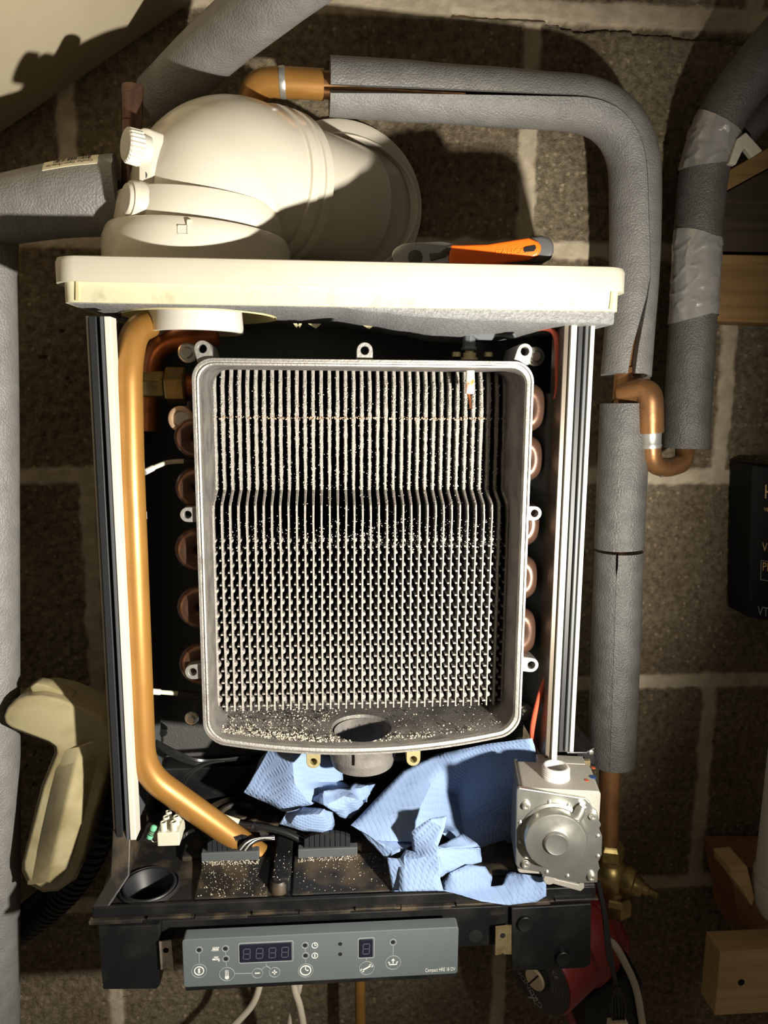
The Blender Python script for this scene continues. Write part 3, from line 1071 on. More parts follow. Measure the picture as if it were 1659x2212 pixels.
# red copper tee and brass nut behind it
pts = fillet([at(470, 722, -0.095), at(330, 742, -0.095), at(318, 850, -0.095), at(316, 930, -0.095)], 0.03)
obj('return_pipe', MB().tube(pts, 0.0100, 20), copperr, boiler, label='reddish copper pipe behind the flow pipe')
c = at(318, 832, -0.1)
mb = MB()
mb.lathe((c.x - 0.004, -0.1, c.z), (1, 0, 0), [(0.0125, 0), (0.013, 0.002), (0.013, 0.018), (0.0125, 0.020)], 6)
mb.lathe((c.x + 0.017, -0.1, c.z), (1, 0, 0), [(0.016, 0), (0.0168, 0.002), (0.0168, 0.016), (0.0155, 0.018)], 6)
obj('compression_nut', mb, brass, boiler, False, 0.0006, 1)
obj('connector', MB().lathe((c.x + 0.034, -0.1, c.z), (1, 0, 0), [(0.010, 0), (0.010, 0.008), (0.0085, 0.009), (0.0085, 0.011), (0.010, 0.012), (0.010, 0.017)], 24), copperr, boiler)

# --- base tray
YT = -0.215
zr = at(735, 1938, YT).z
tx0, tx1 = at(197, 1952, YT).x, at(1288, 1917, YT).x
zfl_ = zr - 0.005
zb = at(735, 1962, YT).z
mb = MB()
mb.box((tx0 + 0.003, YT + 0.003, zb + 0.004), (tx1 - 0.003, -0.035, zfl_))
tray = obj('base_tray', mb, dusty, boiler, False, label='dusty black plastic base tray of the boiler')
mb = MB().rbox((tx0, YT, zb), (tx1, YT + 0.004, zr), 0.0015, ax=2)
obj('front_edge', mb, blackp, tray, False, 0.0012)
mb = MB()
xs_ = [tx0 - 0.002 + (tx1 - tx0 + 0.004) * i / 10 for i in range(11)]
for i in range(10):
    dzz = 0.0022 if i % 2 else 0.0
    mb.box((xs_[i] + (0.004 if i % 2 else 0), YT - 0.0035, zb - 0.003 + dzz), (xs_[i + 1] - (0.004 if i % 2 else 0), YT + 0.002, zb + 0.0005 + dzz * .4))
mb.box((tx0 - 0.002, YT - 0.002, zb - 0.002), (tx1 + 0.002, YT + 0.004, zb - 0.0002))
obj('bottom_flange', mb, dusty, tray, False, 0.0006)
# left and right side cheeks rising to the rails
zrb = at(270, 1800, YR).z
for s, xx in ((1, tx0), (-1, tx1)):
    prof = [(YT + 0.001, zb), (YT + 0.001, zr), (-0.195, zr + 0.014), (-0.182, zrb + 0.001), (-0.035, zrb + 0.001), (-0.035, zb)]
    lo = [[V((xx + s * d, y, z)) for y, z in prof] for d in (0.0, 0.013)]
    lo[1] = [V((p.x + s * (0.012 if p.z > zr + 0.01 else 0.0), p.y, p.z)) for p in lo[1]]
    lo[0] = [V((p.x + s * (0.010 if p.z > zr + 0.01 else 0.0), p.y, p.z)) for p in lo[0]]
    mb = MB().loft(lo, True, True, True)
    obj('side_cheek', mb, dusty, tray, False, 0.0008)
# moulded shapes in the tray
mb = MB()


def slab(pa, ya, yb2, h0, h1):
    """pad on the tray floor from photo x range, depth range"""
    x0, x1 = at(pa[0], 1900, -0.19).x, at(pa[1], 1900, -0.19).x
    mb.add([(x0, ya, zfl_ - .002), (x1, ya, zfl_ - .002), (x1, yb2, zfl_ - .002), (x0, yb2, zfl_ - .002), (x0, ya, zfl_ + h0), (x1, ya, zfl_ + h0), (x1, yb2, zfl_ + h1), (x0, yb2, zfl_ + h1)],
           [(0, 3, 2, 1), (4, 5, 6, 7), (0, 1, 5, 4), (1, 2, 6, 5), (2, 3, 7, 6), (3, 0, 4, 7)])


slab((425, 580), -0.205, -0.158, 0.002, 0.007)
slab((632, 850), -0.205, -0.158, 0.002, 0.007)
slab((372, 440), -0.150, -0.105, 0.004, 0.010)
slab((860, 1120), -0.190, -0.07, 0.002, 0.006)
obj('moulding', mb, dusty, tray, False, 0.0012)
mb = MB()
x0, x1 = at(592, 1880, -0.18).x, at(629, 1880, -0.18).x
mb.prism([(x0, zfl_), (x1, zfl_), (x1, zfl_ + .014), (x0, zfl_ + 0.014)], -0.200, -0.135)
obj('centre_rib', mb, blackp, tray, False, 0.0015)
c = at(602, 1930, -0.2)
obj('rib_boss', MB().lathe((c.x, -0.196, 0), (0, 0, 1), [(0.0075, zfl_ - 0.002), (0.0075, zfl_ + 0.008), (0.006, zfl_ + 0.0105), (0.0035, zfl_ + 0.009)], 24), dusty, tray)
# raised pump housing deep in the tray with a round cap
c = at(515, 1760, -0.10)
mb = MB().lathe((c.x, -0.10, 0), (0, 0, 1), [(0.040, zfl_ - 0.002), (0.040, c.z - 0.004), (0.036, c.z), (0.022, c.z), (0.021, c.z + 0.002), (0.018, c.z + 0.002), (0.017, c.z - 0.002), (0.010, c.z - 0.002), (0.009, c.z + 0.001), (0.004, c.z + 0.0015)], 40)
obj('round_housing', mb, dusty, tray)
mb = MB().box((at(300, 1700, -0.06).x, -0.06, zfl_ - 0.002), (at(1215, 1700, -0.06).x, -0.034, at(700, 1650, -0.06).z))
obj('rear_bulkhead', mb, blackp, tray, False, 0.002)
# drain socket
c = at(322, 1914, -0.185)
mb = MB().lathe((c.x, -0.184, 0), (0, 0, 1), [(0.0262, zfl_ - 0.003), (0.0258, zfl_ + 0.0015), (0.0245, zfl_ + 0.0025), (0.0235, zfl_ + 0.001), (0.0222, zfl_ + 0.003), (0.0208, zfl_ + 0.003), (0.0198, zfl_ - 0.0005), (0.0150, zfl_ - 0.012), (0.0140, zfl_ - 0.012), (0.0135, zfl_ - 0.04)], 48, True, True)
cut(tray, MB().cyl((c.x, -0.184, zfl_ - 0.035), (c.x, -0.184, zfl_ + 0.02), 0.0255, n=40))
mb2 = MB().lathe((c.x, -0.184, 0), (0, 0, 1), [(0.0262, zfl_ - 0.001), (0.0258, zfl_ + 0.0015), (0.0245, zfl_ + 0.0025), (0.0235, zfl_ + 0.001), (0.0222, zfl_ + 0.003), (0.0208, zfl_ + 0.003), (0.0198, zfl_ - 0.0005), (0.0150, zfl_ - 0.010), (0.0140, zfl_ - 0.010), (0.0132, zfl_ - 0.02)], 48, False, True)
obj('drain_socket', mb2, rubber, tray, label='round black drain socket')
# grommet combs
for px0, px1, pz in ((436, 560, 1872), (644, 772, 1862)):
    a, b = at(px0, pz, -0.160), at(px1, pz, -0.160)
    cx, hw = (a.x + b.x) / 2, (b.x - a.x) / 2
    z0 = zfl_ + 0.005
    mb = MB().box((cx - hw, -0.162, z0), (cx + hw, -0.154, z0 + 0.010))
    g = obj('cable_grommet', mb, rubberg, tray, False, 0.0008)
    for q in range(9):
        u0 = -0.78 + 1.56 * q / 9
        u1 = -0.78 + 1.56 * (q + 0.86) / 9
        um = (u0 + u1) / 2
        hgt = 0.003 + 0.0125 * math.sqrt(max(0, 1 - (um / 0.86) ** 2))
        mb = MB().box((cx + hw * u0, -0.160, z0 + 0.0095), (cx + hw * u1, -0.155, z0 + 0.010 + hgt * .85))
    # teeth as one toothed web: pattern of the grommet
    mbt = MB()
    for q in range(9):
        u0 = -0.78 + 1.56 * q / 9
        u1 = -0.78 + 1.56 * (q + 0.86) / 9
        pts_ = []
        for u in (u0, u1):
            pts_.append((u, 0.0025 + 0.0115 * math.sqrt(max(0, 1 - (u / 0.92) ** 2))))
        mbt.prism([(cx + hw * u0, z0 + .009), (cx + hw * u1, z0 + .009), (cx + hw * u1, z0 + .010 + pts_[1][1]), (cx + hw * u0, z0 + .010 + pts_[0][1])], -0.160, -0.155)
    obj('grommet_teeth', mbt, rubber, tray, False)

# --- front brackets under the tray
YP = -0.205
mb = MB()
mb.prism([at(212, 2003, YP), at(345, 1998, YP), at(345, 2130, YP), at(338, 2137, YP), at(222, 2138, YP), at(214, 2050, YP)], YP, -0.10)
bl_ = obj('left_bracket', mb, blackp, boiler, False, 0.001)
mb = MB()
mb.prism([at(1105, 1962, YP), at(1278, 1952, YP), at(1276, 2085, YP), at(1262, 2092, YP), at(1106, 2098, YP)], YP, -0.10)
br_ = obj('right_bracket', mb, blackp, boiler, False, 0.001)
mb = MB().prism([at(345, 2000, YP), at(1106, 1966, YP), at(1106, 2050, YP), at(990, 2058, YP), at(990, 2030, YP), at(380, 2040, YP), at(345, 2045, YP)], YP + 0.006, -0.12)
bm_ = obj('cross_bar', mb, blackp, boiler, False, 0.001)
c = at(1027, 2022, YP + 0.006)
obj('round_hole', MB().lathe((c.x, YP + 0.0065, c.z), (0, -1, 0), [(0.0062, 0), (0.0062, 0.0008), (0.0056, 0.0010)], 28), hole, bm_)
for px, py in ((1133, 1992), (1215, 2067)):
    c = at(px, py, YP)
    obj('bung', MB().lathe((c.x, YP + 0.001, c.z), (0, -1, 0), [(0.0068, 0), (0.0068, 0.004), (0.0062, 0.0046), (0.0055, 0.0044)], 28), blackp, br_)
for k, (px0, py0, px1, py1, par) in enumerate(((344, 2033, 373, 2092, bl_), (1070, 2001, 1102, 2060, br_))):
    a, b = at(px0, py0, YP - 0.002), at(px1, py1, YP - 0.002)
    n_ = [(a.x, a.z), (b.x, a.z + 0.001), (b.x + 0.001, b.z), ((a.x + b.x) / 2 + .0015, b.z + 0.0005), ((a.x + b.x) / 2, b.z + 0.002), ((a.x + b.x) / 2 - .0015, b.z + 0.0005), (a.x + .0005, b.z)]
    cl = obj('spring_clip', MB().prism(n_, YP - 0.003, YP - 0.0018), zincg if k else mat('bright_clip', (0.70, 0.62, 0.52), 0.3, .85, None, ((0.4, 0.3, 0.22), 90, .5, .7)), par, False, label='gold metal clip' if k else 'silvery metal clip')
    cc = at((px0 + px1) / 2, py0 + 20, YP - 0.003)
    obj('clip_hole', MB().lathe(cc, (0, -1, 0), [(0.0024, -0.001), (0.0024, 0.0002)], 16), hole, par)

# --- control panel
YC = -0.228


def cp(x, y):
    return at(x, y, YC)


mb = MB()
tl, tr_, br2, bl2 = cp(393, 2032), cp(991, 2001), cp(990, 2108), cp(396, 2130)
xc0, xc1, zc0, zc1 = tl.x, tr_.x, cp(700, 2118).z, cp(700, 2016).z
mb.rbox((xc0, YC, zc0), (xc1, YC + 0.012, zc1), 0.0025, ax=1)
cpn = obj('control_panel', mb, panelg, boiler, False, 0.0006, label='grey control panel with printed symbols')
obj('bottom_edge', MB().box((xc0 + .001, YC + 0.0015, zc0 - 0.0045), (xc1 - .001, YC + 0.02, zc0 + 0.001)), blackp, cpn, False, .0005)
YI = YC - 0.0001


def dev(px, py):
    p = at(px, py, YC)
    return p.x, p.z


U = (at(760, 2060, YC).x - at(660, 2060, YC).x) / 100   # metres per photo pixel on the panel


def flat(mb, pts):
    """thin printed polygon"""
    mb.prism(pts, YC - 0.00025, YC + 0.0003)


def ringp(mb, c, r0, r1, n=32):
    o_ = [V((c[0] + math.cos(2 * PI * k / n) * r1, YC - .00025, c[1] + math.sin(2 * PI * k / n) * r1)) for k in range(n)]
    i_ = [V((c[0] + math.cos(2 * PI * k / n) * r0, YC - .00025, c[1] + math.sin(2 * PI * k / n) * r0)) for k in range(n)]
    dv = V((0, 0.0005, 0))
    mb.loft([o_, i_, [p + dv for p in i_], [p + dv for p in o_]], True, ring=True)


def bar(mb, a, b, wd):
    a, b = V((a[0], 0, a[1])), V((b[0], 0, b[1]))
    d = (b - a).normalized()
    n_ = V((-d.z, 0, d.x)) * wd / 2
    flat(mb, [a + n_, b + n_, b - n_, a - n_])


def disc(mb, c, r, n=20):
    flat(mb, [(c[0] + math.cos(2 * PI * k / n) * r, c[1] + math.sin(2 * PI * k / n) * r) for k in range(n)])


def led(px, py, ring=True):
    c = dev(px, py)
    if ring:
        m_ = MB(); ringp(m_, c, 6.6 * U, 7.6 * U)
        obj('led_ring', m_, iconl, cpn, False)
    m_ = MB(); disc(m_, c, 4.2 * U)
    obj('led_hole', m_, hole, cpn, False)


def lines(segs, wd=1.1):
    m_ = MB()
    for a, b in segs:
        bar(m_, dev(*a), dev(*b), wd * U)
    obj('link_line', m_, iconl, cpn, False)


def button(px, py, r, draw):
    m_ = MB(); ringp(m_, dev(px, py), (r - 1.0) * U, r * U)
    b_ = obj('button_ring', m_, iconl, cpn, False)
    m_ = MB(); draw(m_, dev(px, py))
    obj('symbol', m_, icon, cpn, False)


def s_power(m_, c):
    ringp(m_, c, 8.6 * U, 10.8 * U); bar(m_, (c[0], c[1] + 5.5 * U), (c[0], c[1] - 5.5 * U), 4.2 * U)


def s_clock(m_, c):
    ringp(m_, c, 10.0 * U, 12.4 * U); bar(m_, (c[0], c[1] + 8 * U), (c[0], c[1] - 1 * U), 2.2 * U); bar(m_, (c[0] - U, c[1]), (c[0] + 6.5 * U, c[1]), 2.2 * U)


def s_therm(m_, c):
    bar(m_, (c[0], c[1] + 10 * U), (c[0], c[1] - 5 * U), 1.6 * U)
    for s in (-1, 1):
        bar(m_, (c[0] + s * 3 * U, c[1] + 9 * U), (c[0] + s * 3 * U, c[1] - 5 * U), 1.1 * U)
    disc(m_, (c[0], c[1] - 8 * U), 4.6 * U)


def s_minus(m_, c):
    bar(m_, (c[0] - 5.5 * U, c[1]), (c[0] + 5.5 * U, c[1]), 2.4 * U)


def s_plus(m_, c):
    s_minus(m_, c); bar(m_, (c[0], c[1] - 5.5 * U), (c[0], c[1] + 5.5 * U), 2.4 * U)


def s_wrench(m_, c):
    bar(m_, (c[0] - 8 * U, c[1] - 4.2 * U), (c[0] + 8 * U, c[1] + 4.8 * U), 3.4 * U)
    for s in (-1, 1):
        q = (c[0] + s * 9 * U, c[1] + s * 5 * U)
        for a0, a1 in ((70, 150), (-60, 20)) if s > 0 else ((110, 200), (-110, -30)):
            n_ = 8
            for k in range(n_):
                t0 = R(a0 + (a1 - a0) * k / n_); t1 = R(a0 + (a1 - a0) * (k + 1) / n_)
                bar(m_, (q[0] + math.cos(t0) * 3.4 * U, q[1] + math.sin(t0) * 3.4 * U), (q[0] + math.cos(t1) * 3.4 * U, q[1] + math.sin(t1) * 3.4 * U), 2.4 * U)


def s_tray(m_, c):
    P = [(-11, 1), (-8, 1), (-8, -5), (8, -5), (8, 1), (11, 1)]
    for a, b in zip(P, P[1:]):
        bar(m_, (c[0] + a[0] * U, c[1] + a[1] * U), (c[0] + b[0] * U, c[1] + b[1] * U), 2.0 * U)
    bar(m_, (c[0], c[1] - 2 * U), (c[0], c[1] + 5 * U), 2.2 * U)
    flat(m_, [(c[0] - 4.5 * U, c[1] + 4.5 * U), (c[0] + 4.5 * U, c[1] + 4.5 * U), (c[0], c[1] + 10 * U)])


led(430, 2052); lines([((430, 2060), (430, 2080))]); button(430, 2097, 16.5, s_power)
led(487, 2049); led(488, 2071); lines([((487, 2057), (488, 2063)), ((488, 2079), (489, 2087)), ((507, 2103), (544, 2102))]); button(490, 2104, 16.5, s_therm)
button(556, 2102, 12, s_minus); button(593, 2100, 12, s_plus)
lines([((575, 2081), (575, 2086)), ((575, 2086), (565, 2093)), ((575, 2086), (584, 2092))])
led(659, 2042); led(660, 2064); lines([((659, 2050), (660, 2056)), ((660, 2072), (660, 2079))]); button(660, 2096, 16.5, s_clock)
led(735, 2039, False); led(735, 2061, False)
button(792, 2091, 16.5, s_wrench); lines([((791, 2069), (791, 2074))])
led(849, 2035); lines([((849, 2043), (849, 2062))]); button(849, 2079, 17, s_tray)
m_ = MB(); c = dev(680, 2042); ringp(m_, c, 5.6 * U, 7 * U); bar(m_, (c[0], c[1] + 4.5 * U), (c[0], c[1] - U), 1.4 * U); bar(m_, c, (c[0] + 3.6 * U, c[1]), 1.4 * U)
obj('symbol', m_, icon, cpn, False)
m_ = MB(); c = dev(680, 2064); ringp(m_, c, 5.6 * U, 7 * U); bar(m_, (c[0], c[1] + 3.5 * U), (c[0], c[1] - 3.5 * U), 2.4 * U)
obj('symbol', m_, icon, cpn, False)
m_ = MB()
c = dev(465, 2050)   # radiator
for q in range(5):
    bar(m_, (c[0] + (-5 + q * 2.7) * U, c[1] - 4.5 * U), (c[0] + (-5 + q * 2.7) * U, c[1] + 4.5 * U), 1.7 * U)
bar(m_, (c[0] - 8 * U, c[1] - 3 * U), (c[0] + 7 * U, c[1] - 3 * U), 1.2 * U)
bar(m_, (c[0] - 6 * U, c[1] + 3.2 * U), (c[0] + 8.5 * U, c[1] + 3.2 * U), 1.2 * U)
obj('symbol', m_, icon, cpn, False)
m_ = MB()
c = dev(467, 2072)   # tap
bar(m_, (c[0] - 8 * U, c[1]), (c[0] + 5 * U, c[1]), 3.6 * U); bar(m_, (c[0] - 4.5 * U, c[1] + 5.2 * U), (c[0] + 4.5 * U, c[1] + 5.2 * U), 1.8 * U)
bar(m_, (c[0], c[1]), (c[0], c[1] + 5 * U), 2.6 * U); bar(m_, (c[0] + 5.5 * U, c[1] + U), (c[0] + 5.5 * U, c[1] - 5 * U), 3 * U)
obj('symbol', m_, icon, cpn, False)


def display(px0, py0, px1, py1, nd):
    a, b = dev(px0, py0), dev(px1, py1)
    z1 = max(dev((px0 + px1) / 2, py0)[1], 0); z0 = dev((px0 + px1) / 2, py1)[1]
    m_ = MB()
    g = 4 * U
    o_ = [V((x, YC - .0002, z)) for x, z in rrect(a[0] - g, b[0] + g, z0 - g, z1 + g, 4 * U, 4)]
    i_ = [V((x, YC - .0002, z)) for x, z in rrect(a[0] - g + 1.1 * U, b[0] + g - 1.1 * U, z0 - g + 1.1 * U, z1 + g - 1.1 * U, 3 * U, 4)]
    dv = V((0, .0005, 0))
    m_.loft([o_, i_, [p + dv for p in i_], [p + dv for p in o_]], True, ring=True)
    obj('display_outline', m_, iconl, cpn, False)
    m_ = MB().box((a[0], YC - 0.0012, z0), (b[0], YC + 0.001, z1))
    obj('display', m_, screen, cpn, False, .0003, label='dark unlit display window')
    wd = (b[0] - a[0]) / nd
    for k in range(nd):
        cx, cz = a[0] + wd * (k + .5), (z0 + z1) / 2
        hw, hh = min(wd * .26, 7.0 * U), (z1 - z0) * .29
        m_ = MB()
        S = [((-1, 1), (1, 1)), ((-1, 0), (1, 0)), ((-1, -1), (1, -1)), ((-1, 1), (-1, 0)), ((-1, 0), (-1, -1)), ((1, 1), (1, 0)), ((1, 0), (1, -1))]
        for (x0, y0), (x1, y1) in S:
            p, q = V((cx + x0 * hw + y0 * .6 * U, 0, cz + y0 * hh)), V((cx + x1 * hw + y1 * .6 * U, 0, cz + y1 * hh))
            d = (q - p).normalized()
            p, q = p + d * 1.0 * U, q - d * 1.0 * U
            n_ = V((-d.z, 0, d.x)) * 0.9 * U
            m_.prism([p + n_, q + n_, q - n_, p - n_], YC - 0.00135, YC - 0.0011)
        obj('digit', m_, seg, cpn, False)


display(519, 2038, 630, 2075, 4)
display(777, 2029, 805, 2066, 1)
m_ = text_mb('Compact HRE 18 OV', 12.2 * U, 0.62)
wd = max(p.x for p in m_.v)
c = dev(983, 2096)
place(m_, V((c[0] - wd, YC - 0.0002, c[1])), (1, 0, 0), (0, 0, 1))
obj('lettering', m_, icon, cpn, False)

# --- sensors and wires inside the casing
def cable(name, pts, r, m, label=None, cat='cable', group=None, parent=None, n=10):
    p = smooth(pts, 10)
    o = obj(name, MB().tube(p, r, n), m, parent)
    if parent is None:
        tag(o, label, cat, group)
    elif label:
        o['label'] = label
    return o


for q, P in enumerate(([(312, 1020, -.148), (330, 1011, -.140), (362, 999, -.135), (398, 996, -.135), (424, 996, -.135)], [(322, 1493, -.148), (345, 1495, -.14), (385, 1498, -.135), (430, 1502, -.135)])):
    s_ = cable('sensor_lead', [at(*p) for p in P], 0.0021, nylon, parent=boiler, label='white sensor lead')
    a, b = at(*P[0]), at(*P[1])
    obj('lead_end', MB().cyl(a, b, 0.0027), white, boiler)
    a, b = at(*P[-2]), at(*P[-1])
    obj('sensor_plug', MB().cyl(a, b, 0.0028), rubber, boiler)
obj('white_tab', MB().box(at(326, 1572, -.15), at(336, 1605, -.142)), white, boiler, False, .0005)
obj('white_tab', MB().box(at(311, 1108, -.15), at(318, 1121, -.142)), white, boiler, False, .0005)

# ================================================================== FLUE
zlt = zl1
fl = thing('flue_elbow', (FLX, FLY, zlt), 'glossy white plastic flue elbow standing on the boiler top', 'flue elbow')
tilt = V((0.05, 0, 1)).normalized()
mb = MB().lathe((FLX, FLY, zlt), tilt, [(0.066, 0.0), (0.075, 0.002), (0.0770, 0.008), (0.0770, 0.024), (0.0745, 0.031), (0.0735, 0.0325), (0.068, 0.0335)], 64)
rg = obj('base_ring', mb, pvc, fl, True, label='white locking ring at the foot of the elbow')
mb = MB().lathe(V((FLX, FLY, zlt)), tilt, [(0.064, 0.032), (0.0685, 0.033), (0.0695, 0.037), (0.0695, 0.047), (0.067, 0.056), (0.059, 0.0595)], 64)
obj('upper_ring', mb, pvc, fl)
dirx = V((0.69, 0.72, 0.0)).normalized()
P0 = V((FLX + 0.006, FLY - 0.004, zlt + 0.040))
RB = 0.045
pts, rad = [], []
for k in range(0, 19):
    a = R(5 * k)
    pts.append(P0 + dirx * RB * (1 - math.cos(a)) + V((0, 0, 1)) * RB * math.sin(a) * 1.02)
    rad.append(0.058 + 0.006 * min(1, k / 7))
end = pts[-1]
pts.append(end + dirx * 0.018); rad.append(0.064)
pts.append(end + dirx * 0.0185); rad.append(0.0665)
pts.append(end + dirx * 0.026); rad.append(0.0672)
pts.append(end + dirx * 0.0265); rad.append(0.0655)
pts.append(end + dirx * 0.034); rad.append(0.0655)
pts.append(end + dirx * 0.0345); rad.append(0.0675)
pts.append(end + dirx * 0.043); rad.append(0.0675)
pts.append(end + dirx * 0.0438); rad.append(0.061)
obj('elbow_body', MB().tube(pts, rad, 56), pvc, fl)
# flat lug with the test point caps
yl_ = FLY - 0.056
mb = MB().loft([[V((p.x, yl_, p.z)) for p in (at(297, 412, yl_), at(330, 410, yl_), at(329, 375, yl_), at(333, 300, yl_), at(322, 277, yl_), at(303, 272, yl_), at(297, 290, yl_))],
                [V((p.x + 0.016, yl_ + 0.03, p.z)) for p in (at(297, 412, yl_), at(345, 410, yl_), at(365, 375, yl_), at(366, 310, yl_), at(358, 282, yl_), at(310, 272, yl_), at(297, 290, yl_))]], True, True, True)
obj('test_lug', mb, pvc, fl, True, 0.0025, 3)
ax = V((-0.80, -0.55, 0.05)).normalized()
c = at(293, 318, FLY - 0.058)
mb = MB()
n = 48
lo = []
for h, r0, rib in ((-0.010, 0.0100, 0), (-0.003, 0.0105, 0), (-0.0028, 0.0126, 0.0005), (0.0065, 0.0122, 0.0005), (0.0078, 0.0112, 0), (0.0082, 0.0090, 0)):
    a_ = ax.orthogonal().normalized(); b_ = ax.cross(a_)
    lo.append([c + ax * h + (a_ * math.cos(2 * PI * k / n) + b_ * math.sin(2 * PI * k / n)) * (r0 + (rib if k % 2 else -rib)) for k in range(n)])
mb.loft(lo, True, True, True)
obj('ribbed_cap', mb, white, fl, False, label='ribbed white screw cap')
c = at(279, 430, FLY - 0.058)
mb = MB().lathe(c, ax, [(0.0150, -0.016), (0.0140, -0.002), (0.0133, 0.0), (0.0118, 0.0002), (0.0113, 0.0022), (0.0105, 0.003)], 36)
obj('plain_cap', mb, pvc, fl)
c = at(313, 378, yl_)
obj('test_mark', MB().lathe(c + V((-.0012, 0.001, 0)), (-0.35, -1, 0), [(0.0032, -.001), (0.0032, 0.0004)], 20), greyr, fl)
# raised padlock mark on the ring
m_ = MB()
c = at(395, 492, FLY - 0.0795)
for a, b in (((-.004, -.004), (.003, -.004)), ((-.004, -.004), (-.004, .002)), ((-.004, .002), (.003, .002)), ((.003, -.004), (.003, .006)), ((.003, .006), (.0062, .006))):
    p, q = V((c.x + a[0], 0, c.z + a[1])), V((c.x + b[0], 0, c.z + b[1]))
    d = (q - p).normalized(); n_ = V((-d.z, 0, d.x)) * .0004
    yo = FLY - math.sqrt(max(0, 0.077 ** 2 - (c.x - FLX) ** 2))
    m_.prism([p + n_, q + n_, q - n_, p - n_], yo - 0.0004, yo + 0.002)
obj('padlock_mark', m_, pvc, rg, False)

e0 = end + dirx * 0.036
tt = (0.0 - 0.003 - e0.y) / dirx.y
fp = obj('flue_pipe', MB().tube([e0, e0 + dirx * (tt * .5), e0 + dirx * (tt + .01)], [0.0605, 0.0605, 0.0605], 56, ri=0.056), pvc)
tag(fp, 'white plastic flue tube running from the elbow back into the wall', 'flue pipe')
we = e0 + dirx * tt
mb = MB()
n = 64
lo = []
for r_, y in ((0.02, -0.004), (0.062, -0.004), (0.064, -0.012), (0.066, -0.0125), (0.069, -0.009), (0.079, -0.007), (0.082, -0.005), (0.0825, -0.0005)):
    lo.append([V((we.x + math.cos(2 * PI * k / n) * r_ * (1.20 if r_ < 0.067 else 1.04 if r_ < .07 else 1.02), y, we.z + math.sin(2 * PI * k / n) * r_)) for k in range(n)])
mb.loft(lo, True)
wp = obj('wall_rosette', mb, pvc, None)
tag(wp, 'round cream sealing plate where the flue tube meets the wall', 'wall plate')

# ================================================================== WRENCH ON TOP
yw = -0.192
zq = zl1
wr = thing('ratchet_wrench', V((at(1190, 560, yw).x, yw, zl1)), 'ratchet wrench with orange and grey handle lying on the boiler top', 'wrench')
hl, hr = at(972, 560, yw), at(1192, 535, yw)
hl = V((hl.x, yw, zq + 0.0085)); 
ax = (V((hr.x, yw + 0.0, at(1180, 541, yw).z)) - hl)
L_ = ax.length; ax.normalize(); up = V((-ax.z, 0, ax.x))


def bladed(prof, y0, y1, m, name, bev, par=wr, lab=None):
    """prof (along, low, high) on the handle axis"""
    top = [hl + ax * a + up * h for a, l, h in prof]
    bot = [hl + ax * a + up * l for a, l, h in reversed(prof)]
    return obj(name, MB().prism(top + bot, y0, y1), m, par, True, bev, 3, label=lab)


g = bladed([(0.010, -0.009, 0.0072), (0.03, -0.009, 0.0082), (0.06, -0.009, 0.0102), (L_ - 0.008, -0.0092, 0.0112), (L_ - 0.001, -0.006, 0.008), (L_ + 0.001, -0.002, 0.004)], yw - 0.006, yw + 0.008, greyr, 'grip', 0.003, lab='dark grey rubber grip')
g2 = bladed([(0.0, -0.0085, 0.007), (0.003, -0.0088, 0.0085), (0.010, -0.0088, 0.0078), (0.03, -0.0085, 0.0070), (L_ - 0.018, -0.0070, 0.0095), (L_ - 0.011, -0.004, 0.006), (L_ - 0.009, 0.0, 0.003)], yw - 0.0085, yw + 0.003, orange, 'grip_inlay', 0.002, lab='bright orange inlay')
hc0 = hl + ax * (L_ - 0.0165) + up * 0.0012
mb = MB()
mb.prism([hc0 + ax * a + up * b for a, b in ((-0.0060, -0.0012), (-0.005, -0.0024), (0.002, -0.0022), (0.0036, 0.0), (0.003, 0.0020), (-0.004, 0.0014), (-0.0060, 0.0003))], yw - 0.0092, yw - 0.007)
obj('hang_hole', mb, hole, wr, False)
m_ = text_mb('BAHCO', 0.0056, 1.25, 0.0006)
place(m_, hl + ax * 0.036 + up * -0.0022 + V((0, -0.0087, 0)), ax, up)
obj('lettering', m_, orangetx, wr, False)
hd = at(905, 560, yw)
mb = MB()
hz_ = zq + 0.010
N = 28
pl = []
for k in range(N + 1):
    a = R(90 + 180 * k / N)
    pl.append(V((hd.x - 0.004 + math.cos(a) * 0.0165, 0, hz_ + math.sin(a) * 0.0095)))
pl += [V((hd.x + 0.028, 0, hz_ - 0.0055)), V((hl.x + 0.006, 0, hz_ - 0.0045)), V((hl.x + 0.006, 0, hz_ + 0.0055)), V((hd.x + 0.030, 0, hz_ + 0.0080)), V((hd.x + 0.018, 0, hz_ + 0.0102))]
h_ = obj('head', MB().prism(pl, yw - 0.006, yw + 0.006), steel, wr, True, 0.0012, 2, label='chromed ratchet head')
obj('drive_gear', MB().lathe((hd.x - 0.002, yw - 0.006, hz_ - 0.002), (0, -1, 0), [(0.0058, -.001), (0.0058, 0.001), (0.004, 0.0014)], 20), greyr, wr)
obj('reverse_lever', MB().prism([V((hd.x + .010, 0, hz_ - .005)), V((hd.x + .022, 0, hz_ - .002)), V((hd.x + .027, 0, hz_ + .005)), V((hd.x + .024, 0, hz_ + .006)), V((hd.x + .016, 0, hz_ + .001)), V((hd.x + .009, 0, hz_ + .001))], yw - 0.0085, yw - 0.005), greyr, wr, True, .0006)

wr.rotation_euler.z = R(-9)
# ================================================================== PIPE SLEEVES
RS = 0.0237
